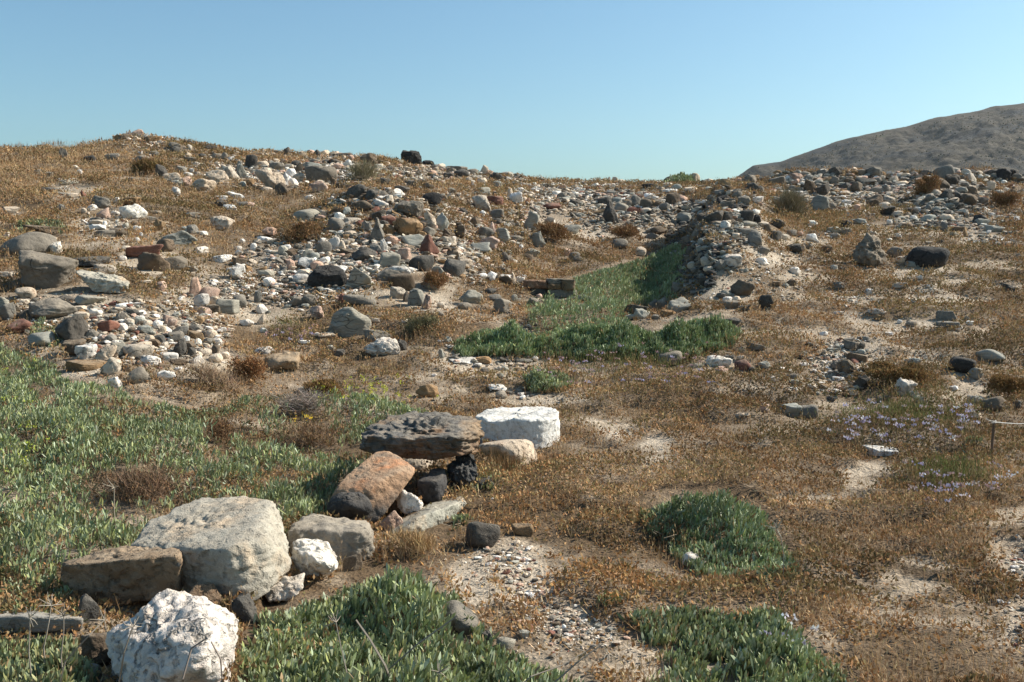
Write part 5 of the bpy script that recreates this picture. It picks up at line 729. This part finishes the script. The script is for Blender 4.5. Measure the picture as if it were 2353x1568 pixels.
# ---------------------------------------------------------------- cushions and twiggy dry shrubs
def twiggy(name, label, a, b, ra, rb, h, n, cols, cat='dry shrub', lie=(.2, 1.3), ln0=.10, wd0=.0026, leaves=0, lcols=BROWNS, group='dead and dry shrubs'):
    c = hit(a, b + rb * .5); k_ = c[1] / F; R = ra * k_; Dp = max(R * .7, rb * k_); e = empty(name, c); tag(e, label, cat, group)
    q = RNG.normal(size=(n, 2)) * .45; q = q[np.hypot(q[:, 0], q[:, 1]) < 1.1]; n = len(q); x = c[0] + q[:, 0] * R; y = c[1] + q[:, 1] * Dp; g0 = gz(x, y); sc5 = RNG.uniform(-.75, .75, (7, 2)); dq = np.min(np.hypot(q[:, None, 0] - sc5[None, :, 0], q[:, None, 1] - sc5[None, :, 1]) / RNG.uniform(.3, .75, 7)[None], 1); keep_ = RNG.random(n) < np.clip(1.5 - dq, .12, 1); q, x, y, g0, dq = q[keep_], x[keep_], y[keep_], g0[keep_], dq[keep_]; n = len(q); hh = h * (.25 + .75 * np.sqrt(np.clip(1 - dq ** 2, 0, 1)))
    d, sd_ = dirs(n, *lie); ln = ln0 * RNG.uniform(.5, 1.4, n) * max(1, c[1] / 9); p = np.stack([x, y, g0 + hh * RNG.random(n) ** .7 * .85], -1)
    L = Leaves(); L.kite(p, d, ln, np.full(n, wd0 * max(1, c[1] / 7)), sd_, pal(n, cols, .2)); L.build('twigs', M_TWIG, e, c)
    if leaves:
        k2 = RNG.integers(0, n, leaves); d2, s2 = dirs(leaves, .1, 1.3); sc_ = max(1, c[1] / 7) ** .7
        pp = p[k2] + RNG.normal(0, .012, (leaves, 3)); pp[:, 2] = g0[k2] + hh[k2] * (1 - .6 * RNG.random(leaves) ** 2); L = Leaves(); L.kite(pp, d2, .02 * sc_ * RNG.uniform(.6, 1.3, leaves), np.full(leaves, .009 * sc_), s2, pal(leaves, lcols, .18)); L.build('foliage', M_DRY, e, c)
    return e
GREY_T = [(.30, .25, .21), (.38, .32, .27), (.22, .17, .13)]; RUST = [(.26, .13, .055), (.20, .10, .045), (.34, .19, .09)]
twiggy('dry_shrub', 'rust coloured dead shrub in front of the tan square boulder', 572, 872, 46, 18, .22, 1600, RUST, leaves=1800, lcols=RUST)
twiggy('dry_shrub', 'pale dead stalks tangled beside the left rubble pile', 490, 880, 70, 30, .16, 1800, [(.36, .26, .17), (.28, .19, .12)])
twiggy('dry_shrub', 'grey hay like dome of dead grass among the green leaves', 690, 945, 58, 24, .22, 3000, GREY_T, lie=(.9, 1.5), ln0=.14, wd0=.0022)
twiggy('dry_shrub', 'brown dead shrub sunk in the green mat above the limestone', 320, 1125, 120, 40, .15, 3600, [(.24, .16, .10), (.18, .115, .07), (.30, .21, .14)], leaves=1500, lcols=[(.20, .12, .065), (.15, .09, .05)])
twiggy('dry_shrub', 'dark brown dead shrub behind the left green leaves', 505, 1000, 36, 40, .16, 1100, [(.17, .10, .06), (.24, .15, .09)], leaves=500)
twiggy('dry_shrub', 'dense brown cushion plant above the sea fennel with yellow flowers', 745, 905, 52, 24, .16, 900, BROWNS, leaves=5000, lcols=[(.23, .14, .055), (.28, .17, .07), (.18, .11, .045)])
twiggy('dry_shrub', 'brown withered patch with daisies left of the dark slab', 725, 1012, 90, 30, .14, 2200, [(.27, .19, .12), (.20, .13, .08)], leaves=900)
twiggy('dry_shrub', 'brown cushion shrub beside the pitted leaning boulder at right', 2075, 872, 88, 26, .20, 1200, BROWNS, leaves=8000, lcols=[(.24, .14, .055), (.28, .165, .07), (.18, .115, .05), (.20, .15, .06)])
twiggy('dry_shrub', 'large brown cushion shrub at the right edge above the rope', 2320, 905, 60, 34, .22, 900, BROWNS, leaves=6000, lcols=[(.24, .14, .055), (.28, .165, .07), (.18, .115, .05)])
twiggy('dry_shrub', 'grey green wiry shrub on the slope left of the pale pyramid rock', 1818, 488, 36, 22, .45, 1800, [(.20, .17, .10), (.26, .22, .14)], ln0=.12)
twiggy('dry_shrub', 'olive wiry bush on the slope under the black cube boulder', 835, 408, 42, 16, .35, 1500, [(.22, .19, .11), (.28, .24, .15)], ln0=.1)
twiggy('dry_shrub', 'greyish brown shrub in the grass below the large tilted slab', 965, 760, 46, 20, .18, 1500, [(.20, .16, .10), (.16, .15, .08)], leaves=800, lcols=[(.13, .13, .06), (.17, .15, .08)])
twiggy('dry_shrub', 'brown cushion shrub on the bank below the pale domed stone', 1270, 545, 42, 18, .3, 700, BROWNS, leaves=3500)
twiggy('dry_shrub', 'brown cushion shrub on the bank below the lone bank stone', 1440, 548, 40, 14, .25, 600, BROWNS, leaves=2800)
twiggy('dry_shrub', 'brown round shrub against the ridge wall', 2125, 440, 34, 20, .4, 700, BROWNS, leaves=3500)
twiggy('dry_shrub', 'brown shrub below the black wall stone at far right', 2310, 475, 32, 18, .35, 700, BROWNS, leaves=3000)
twiggy('dry_shrub', 'brown cushion beside the big cracked boulder below the mound', 1000, 655, 30, 24, .22, 800, RUST, leaves=2200)
twiggy('dry_shrub', 'rust brown cushion left of the upright white stone', 690, 545, 46, 22, .22, 600, BROWNS, leaves=3600)
twiggy('dry_shrub', 'dark brown cushion at the left of the dark leaning finger stone', 335, 390, 46, 16, .28, 700, BROWNS, leaves=3200, lcols=[(.16, .115, .045), (.20, .14, .055)])
twiggy('dry_shrub', 'tuft of brown dry grass in front of the peach boulder', 1160, 1088, 60, 16, .10, 900, [(.36, .24, .12), (.28, .17, .08)], lie=(.0, .5), ln0=.10, leaves=300, lcols=[(.15, .17, .08)])
twiggy('dry_shrub', 'straw tuft at the right end of the pale ground slab', 955, 1266, 70, 16, .08, 1300, [(.46, .32, .17), (.38, .26, .13)], lie=(.1, 1.0), ln0=.08)
# thin dry heads on the left skyline
for i, (a, b) in enumerate([(40, 342), (118, 338)]):
    twiggy('dry_shrub', ['thin brown stalks on the skyline at far left', 'thin brown stalks on the skyline midway to the left summit'][i], a, b, 36, 8, .16, 200, [(.25, .15, .08), (.20, .12, .07)], lie=(.0, .3), ln0=.05, wd0=.0022)

# ---------------------------------------------------------------- sea lavender
def lavender(label, a, b, ra, rb, nst, h, cols, gcols=((.13, .15, .05), (.16, .17, .06), (.20, .15, .07)), nleaf=2500):
    c = hit(a, b + rb * .6); k_ = c[1] / F; R = ra * k_; e = empty('sea_lavender', c); tag(e, label, 'flowers', 'sea lavender clumps')
    L = Leaves()
    for i in range(nst):
        Fl = Leaves()
        uu = a + RNG.uniform(-1, 1) * ra; vv = b + RNG.uniform(-1, 1) * rb; g_ = hit(uu, vv + h * F / c[1] * .6); hh = h * RNG.uniform(.7, 1.15); lean = RNG.normal(0, .05, 2)
        t = g_ + np.array([lean[0], lean[1], hh]); m = (g_ + t) / 2 + np.array([RNG.normal(0, .01), 0, 0]); L.tube([g_, m, t], .0022 * max(1, c[1] / 8), pal(1, [(.20, .12, .07), (.16, .14, .07)])[0])
        nf = 10; wd = RNG.uniform(.014, .032); q = RNG.normal(size=(nf, 3)) * np.array([wd * .6, wd * .6, .005]); d, s2 = dirs(nf, 0, 1.2); cc = cols[RNG.integers(0, len(cols))]
        Fl.kite(t + q, d, np.full(nf, .017 * max(1, c[1] / 10)), np.full(nf, .014 * max(1, c[1] / 10)), s2, pal(nf, [cc], .2)); Fl.build('flower_head', M_FLOW, e, c)
    uu = a + RNG.normal(0, .5, nleaf) * ra; vv = b + RNG.normal(0, .5, nleaf) * rb; y_ = np.interp(vv, [b - 3 * rb, b + 3 * rb], [hit(a, b - rb * 1.5)[1] * 1.12, hit(a, b + rb * 1.5)[1] * .93]); x_ = (uu - CX) / F * y_; z_ = gz(x_, y_)
    d, s2 = dirs(nleaf, .05, .7); L.kite(np.stack([x_, y_, z_ + RNG.random(nleaf) * h * .45], -1), d, RNG.uniform(.03, .07, nleaf), np.full(nleaf, .005 * max(1, c[1] / 8)), s2, pal(nleaf, gcols, .2))
    tag(L.build('stems', M_DRY, e, c), kind='stuff')
LIL = [(.44, .41, .53), (.52, .49, .58), (.38, .34, .46), (.34, .25, .23), (.58, .56, .60), (.38, .30, .28)]; PKB = [(.40, .27, .27), (.34, .22, .20), (.44, .33, .38), (.42, .38, .52)]
lavender('wide patch of lilac flowers on green stems left of the rope post', 2085, 985, 165, 48, 95, .20, LIL, nleaf=5200)
lavender('faded pinkish flowers around the grey boulder below the green band', 1440, 855, 190, 45, 70, .22, PKB, nleaf=5000)
lavender('lilac flower clump below the rope post at right', 2205, 1130, 100, 36, 36, .16, LIL, nleaf=2200)
lavender('few lilac flowers at the right edge of the straggling bottom right bush', 1800, 1470, 45, 20, 5, .13, LIL, nleaf=40)
lavender('pinkish flowers on thin stems beside the tan square boulder', 660, 780, 60, 16, 16, .16, PKB, nleaf=300)
# yellow heads of the sea fennel and daisies
Fl = Leaves()
for (a, b, ra, rb, m_, cc) in [(880, 925, 90, 40, 34, (.50, .50, .06)), (780, 930, 80, 30, 20, (.50, .50, .06)), (60, 1010, 80, 140, 26, (.38, .42, .07)), (700, 1010, 60, 25, 4, (.80, .55, .03))]:
    for i in range(m_):
        p = hit(a + RNG.normal(0, .5) * ra, b + RNG.normal(0, .5) * rb) + np.array([0, 0, .14]); nf = 9; d, s2 = dirs(nf, 0, 1.3); Fl.kite(p + RNG.normal(0, .011, (nf, 3)), d, np.full(nf, .014), np.full(nf, .011), s2, pal(nf, [cc], .2))
tag(Fl.build('flower_specks', M_FLOW), 'tiny yellow flower heads dotted over the sea fennel', None, None, 'stuff')

# ---------------------------------------------------------------- dead umbel stalks in front
def stalk(label, pts, rays, r=.0035, L_ray=.05, col=(.235, .20, .16)):
    h0 = hit(*pts[0]); y0 = h0[1] * .9; p0 = at(float(pts[0][0]), float(pts[0][1]), y0); b = np.array([p0[0], p0[1], gz(p0[0:1], p0[1:2])[0]]); P = [b, (b + p0) / 2 + np.array([.004, 0, 0]), p0] + [at(float(a), float(c), y0 + dy) for a, c, dy in pts[1:]]; r = r * 1.25
    e = empty('dry_flower_stalk', b); tag(e, label, 'dry stalk', 'dead fennel stalks in the foreground'); L = Leaves(); L.tube(P, r, col); L.build('stem', M_TWIG, e, b)
    if rays:
        U = Leaves(); t = np.array(P[-1]); ax = unit(np.array(P[-1]) - np.array(P[-2]))
        for i in range(rays):
            d = unit(ax * RNG.uniform(.1, .8) + unit(RNG.normal(size=3)) * .9); q = t + d * L_ray * RNG.uniform(.7, 1.2); U.tube([t, (t + q) / 2 + RNG.normal(0, .003, 3), q], .0019, np.array(col) * 1.15)
        U.build('umbel', M_TWIG, e, b)
stalk('thick grey broken stalk lying across the bottom centre leaves', [(895, 1560), (885, 1530, .0), (850, 1470, .05), (818, 1425, .08)], 0, .005)
stalk('long thin dead stem rising right over the bottom centre leaves', [(880, 1550), (960, 1480, .0), (1045, 1420, .02), (1050, 1415, .02)], 0, .003)
stalk('dead umbel stalk with spread rays at the bottom middle', [(1005, 1590), (1008, 1565, 0), (1010, 1545, 0)], 12, .003, .045)
stalk('dead stalk with a star head near the pebble strip end', [(1250, 1590), (1330, 1520, .02), (1385, 1480, .05), (1400, 1503, .05)], 11, .0028, .05)
stalk('dead forked stem leaning right from the bottom edge leaves', [(1180, 1590), (1220, 1555, 0), (1290, 1530, .05), (1345, 1498, .1)], 6, .003, .05)
stalk('thin umbel stalk rising left of the thick broken stalk', [(800, 1560), (782, 1480, .05), (772, 1430, .08)], 9, .0025, .045)
stalk('upright twig in front of the white craggy boulder', [(410, 1640), (420, 1560, -.15), (440, 1490, -.12), (470, 1470, -.12)], 0, .0035, .0, (.22, .18, .15))
stalk('forked twig at right side of the white craggy boulder', [(505, 1640), (510, 1560, -.1), (507, 1515, -.1), (485, 1475, -.1)], 0, .003, .0, (.22, .18, .15))
stalk('umbel stalk with radiating head before the dark pointed stone', [(270, 1590), (285, 1500, -.1), (305, 1440, -.1)], 11, .003, .045)
stalk('pale umbel stalk above the shaded slab at lower left', [(100, 1490), (112, 1430, .0), (118, 1392, .02)], 11, .003, .05, (.26, .225, .18))
stalk('short umbel stalk standing in front of the shaded slab', [(66, 1500), (68, 1450, 0), (68, 1420, 0)], 10, .0026, .04, (.25, .22, .175))
stalk('second short umbel stalk near the small dark pointed stone', [(140, 1510), (146, 1450, 0), (146, 1415, 0)], 10, .0026, .045)
stalk('slanting dead stem among the bottom left corner leaves', [(130, 1600), (150, 1520, 0), (205, 1460, 0), (240, 1425, .05)], 5, .003, .04)
stalk('grey umbel stalk in the left green mat above the limestone', [(262, 1175), (262, 1140, 0), (262, 1120, 0)], 9, .003, .055, (.27, .235, .18))
stalk('grey umbel head at the right of the broad domed green bush', [(1800, 1270), (1795, 1235, 0), (1785, 1215, 0)], 12, .0026, .06, (.30, .28, .22))

# ---------------------------------------------------------------- rope barrier
pb = hit(2278, 1050); tp = at(2284., 970., pb[1]) - pb
def round_post(r0, r1, top, seg=14, rings=10):
    V, Fc = [], []
    for i in range(rings + 1):
        t = i / rings; c = np.array(top) * t; rr_ = r0 + (r1 - r0) * t
        for j in range(seg):
            a = 2 * math.pi * j / seg; w_ = 1 + .07 * math.sin(3 * a + 5 * t) + .04 * math.sin(7 * a + 11 * t); V.append(c + np.array([rr_ * w_ * math.cos(a), rr_ * w_ * math.sin(a), -.12 if i == 0 else 0]))
    for i in range(rings):
        for j in range(seg): Fc.append((i * seg + j, i * seg + (j + 1) % seg, (i + 1) * seg + (j + 1) % seg, (i + 1) * seg + j))
    V = V + [np.array(top) * 1.015]; k_ = len(V) - 1; bm = bmesh.new(); vs = [bm.verts.new(v) for v in V]
    for f in Fc: bm.faces.new([vs[i] for i in f])
    for j in range(seg): bm.faces.new([vs[rings * seg + j], vs[rings * seg + (j + 1) % seg], vs[k_]])
    m = bpy.data.meshes.new('post'); bm.to_mesh(m); bm.free(); return m
k = NT_('weathered_wood'); tcn = k.n('ShaderNodeTexCoord'); mp = k.n('ShaderNodeMapping'); mp.inputs['Scale'].default_value = (40, 40, 3); k.l(tcn.outputs['Object'], mp.inputs[0])
fz = k.noise(mp.outputs[0], 1.0, 6, .7); k.l(k.ramp(fz, [(.3, (.10, .06, .04)), (.7, (.24, .155, .10))]), k.b.inputs['Base Color']); k.l(k.bump(fz, .006, .8), k.b.inputs['Normal'])
tag(link('wooden_post', round_post(.011, .010, tp), k.m, None, pb), 'short thin wooden post holding a white rope at the right', 'post')
k = NT_('white_rope'); tcn = k.n('ShaderNodeTexCoord'); wv = k.n('ShaderNodeTexWave'); wv.inputs['Scale'].default_value = 60; wv.bands_direction = 'DIAGONAL'; k.l(tcn.outputs['Object'], wv.inputs[0]); k.l(k.ramp(wv.outputs[0], [(.2, (.5, .46, .4)), (.7, (.75, .72, .66))]), k.b.inputs['Base Color'])
top = pb + tp; L = Leaves(); e1 = at(2420., 966., pb[1] + .05)
L.tube([top + (e1 - top) * t - np.array([0, 0, .02 * math.sin(math.pi * t)]) for t in np.linspace(0, 1, 12)], .0042, (1, 1, 1))
L.tube([top + np.array([.014 * math.cos(a), .014 * math.sin(a), -.012 + .002 * a]) for a in np.linspace(0, 12.5, 40)], .004, (1, 1, 1))
L.tube([top, at(2272., 966., pb[1]), at(2266., 962., pb[1] + .03)], .003, (1, 1, 1))
tag(L.build('rope', k.m, None, top), 'thin white rope tied to the top of the wooden post', 'rope')

# ---------------------------------------------------------------- fluted marble drum
b = hit(1205, 1036); R = 0.5 * 205 / F * b[1]; hgt_ = .27; seg, rings = 240, 40; A = np.linspace(0, 2 * math.pi, seg, endpoint=False)
_da = (A - math.radians(243) + math.pi) % (2 * math.pi) - math.pi
flute = 1 - .20 * np.exp(-(_da / .42) ** 2) - .03 * np.abs(np.sin(A * 3 + .4)) + .01
V = []
for i in range(rings + 1):
    t = i / rings; V.append(np.stack([R * flute * np.cos(A), R * flute * np.sin(A), np.full(seg, hgt_ * t - .04)], -1))
for f in (.97, .9, .8, .68, .55, .42, .3, .18, .08): V.append(np.stack([R * flute * f * np.cos(A), R * flute * f * np.sin(A), np.full(seg, hgt_ - .04 + .006)], -1))
nr = len(V); V = np.concatenate(V); rad = V / np.maximum(np.linalg.norm(V[:, :2], axis=1), .02)[:, None] * np.array([1, 1, 0])
side = np.repeat(np.arange(nr) <= rings, seg); crumb = fbm(V * 9 + 3, 3, 5)
V = V + np.where(side, .008 * crumb + .004 * fbm(V * 40, 2, 7), 0)[:, None] * rad
V[:, 2] += np.where(side, 0, .012 * fbm(V * 12, 3, 15) + .006 * fbm(V * 45, 2, 17)) + np.where(side & (np.repeat(np.arange(nr), seg) > rings - 4), -.012 * np.clip(crumb, 0, 1), 0)
ii3 = np.arange(nr * seg).reshape(nr, seg); jj = np.roll(ii3, -1, 1); Fc = np.stack([ii3[:-1], jj[:-1], jj[1:], ii3[1:]], -1).reshape(-1, 4)
V[:, 1] *= .72
mt = rock_mat('white_marble', .10, [(14, .62, .8, (.52, .47, .40), 3.3)], .1, .004, cracks=False)
o = link('column_drum', mesh_faces('column_drum', V, Fc), mt, None, (b[0], b[1] + R * .75, gz(b[0:1], b[1:2] + R * .75)[0])); o.location.x -= .05; o.color = (.70, .675, .62, 1)
o.rotation_euler = (math.radians(4), math.radians(-1.5), .3)
tag(o, 'fluted white marble column drum behind the peach boulder', 'column drum')

# ---------------------------------------------------------------- sea air between here and the far hill
V = np.array([[a, b, c] for a in (-2400., 2400.) for b in (-60., 1600.) for c in (-45., 190.)])
Fh = [(0, 1, 3, 2), (4, 6, 7, 5), (0, 4, 5, 1), (2, 3, 7, 6), (0, 2, 6, 4), (1, 5, 7, 3)]
mh = bpy.data.materials.new('air'); mh.use_nodes = True; t = mh.node_tree; t.nodes.remove(t.nodes['Principled BSDF'])
pv = t.nodes.new('ShaderNodeVolumePrincipled'); pv.inputs['Color'].default_value = (.86, .93, 1.0, 1); pv.inputs['Density'].default_value = 0.00010; pv.inputs['Anisotropy'].default_value = 0.35
t.links.new(pv.outputs[0], t.nodes['Material Output'].inputs['Volume'])
tag(link('haze', mesh_faces('haze', V, Fh, None, False), mh), 'thin sea haze in the air', None, None, 'stuff')
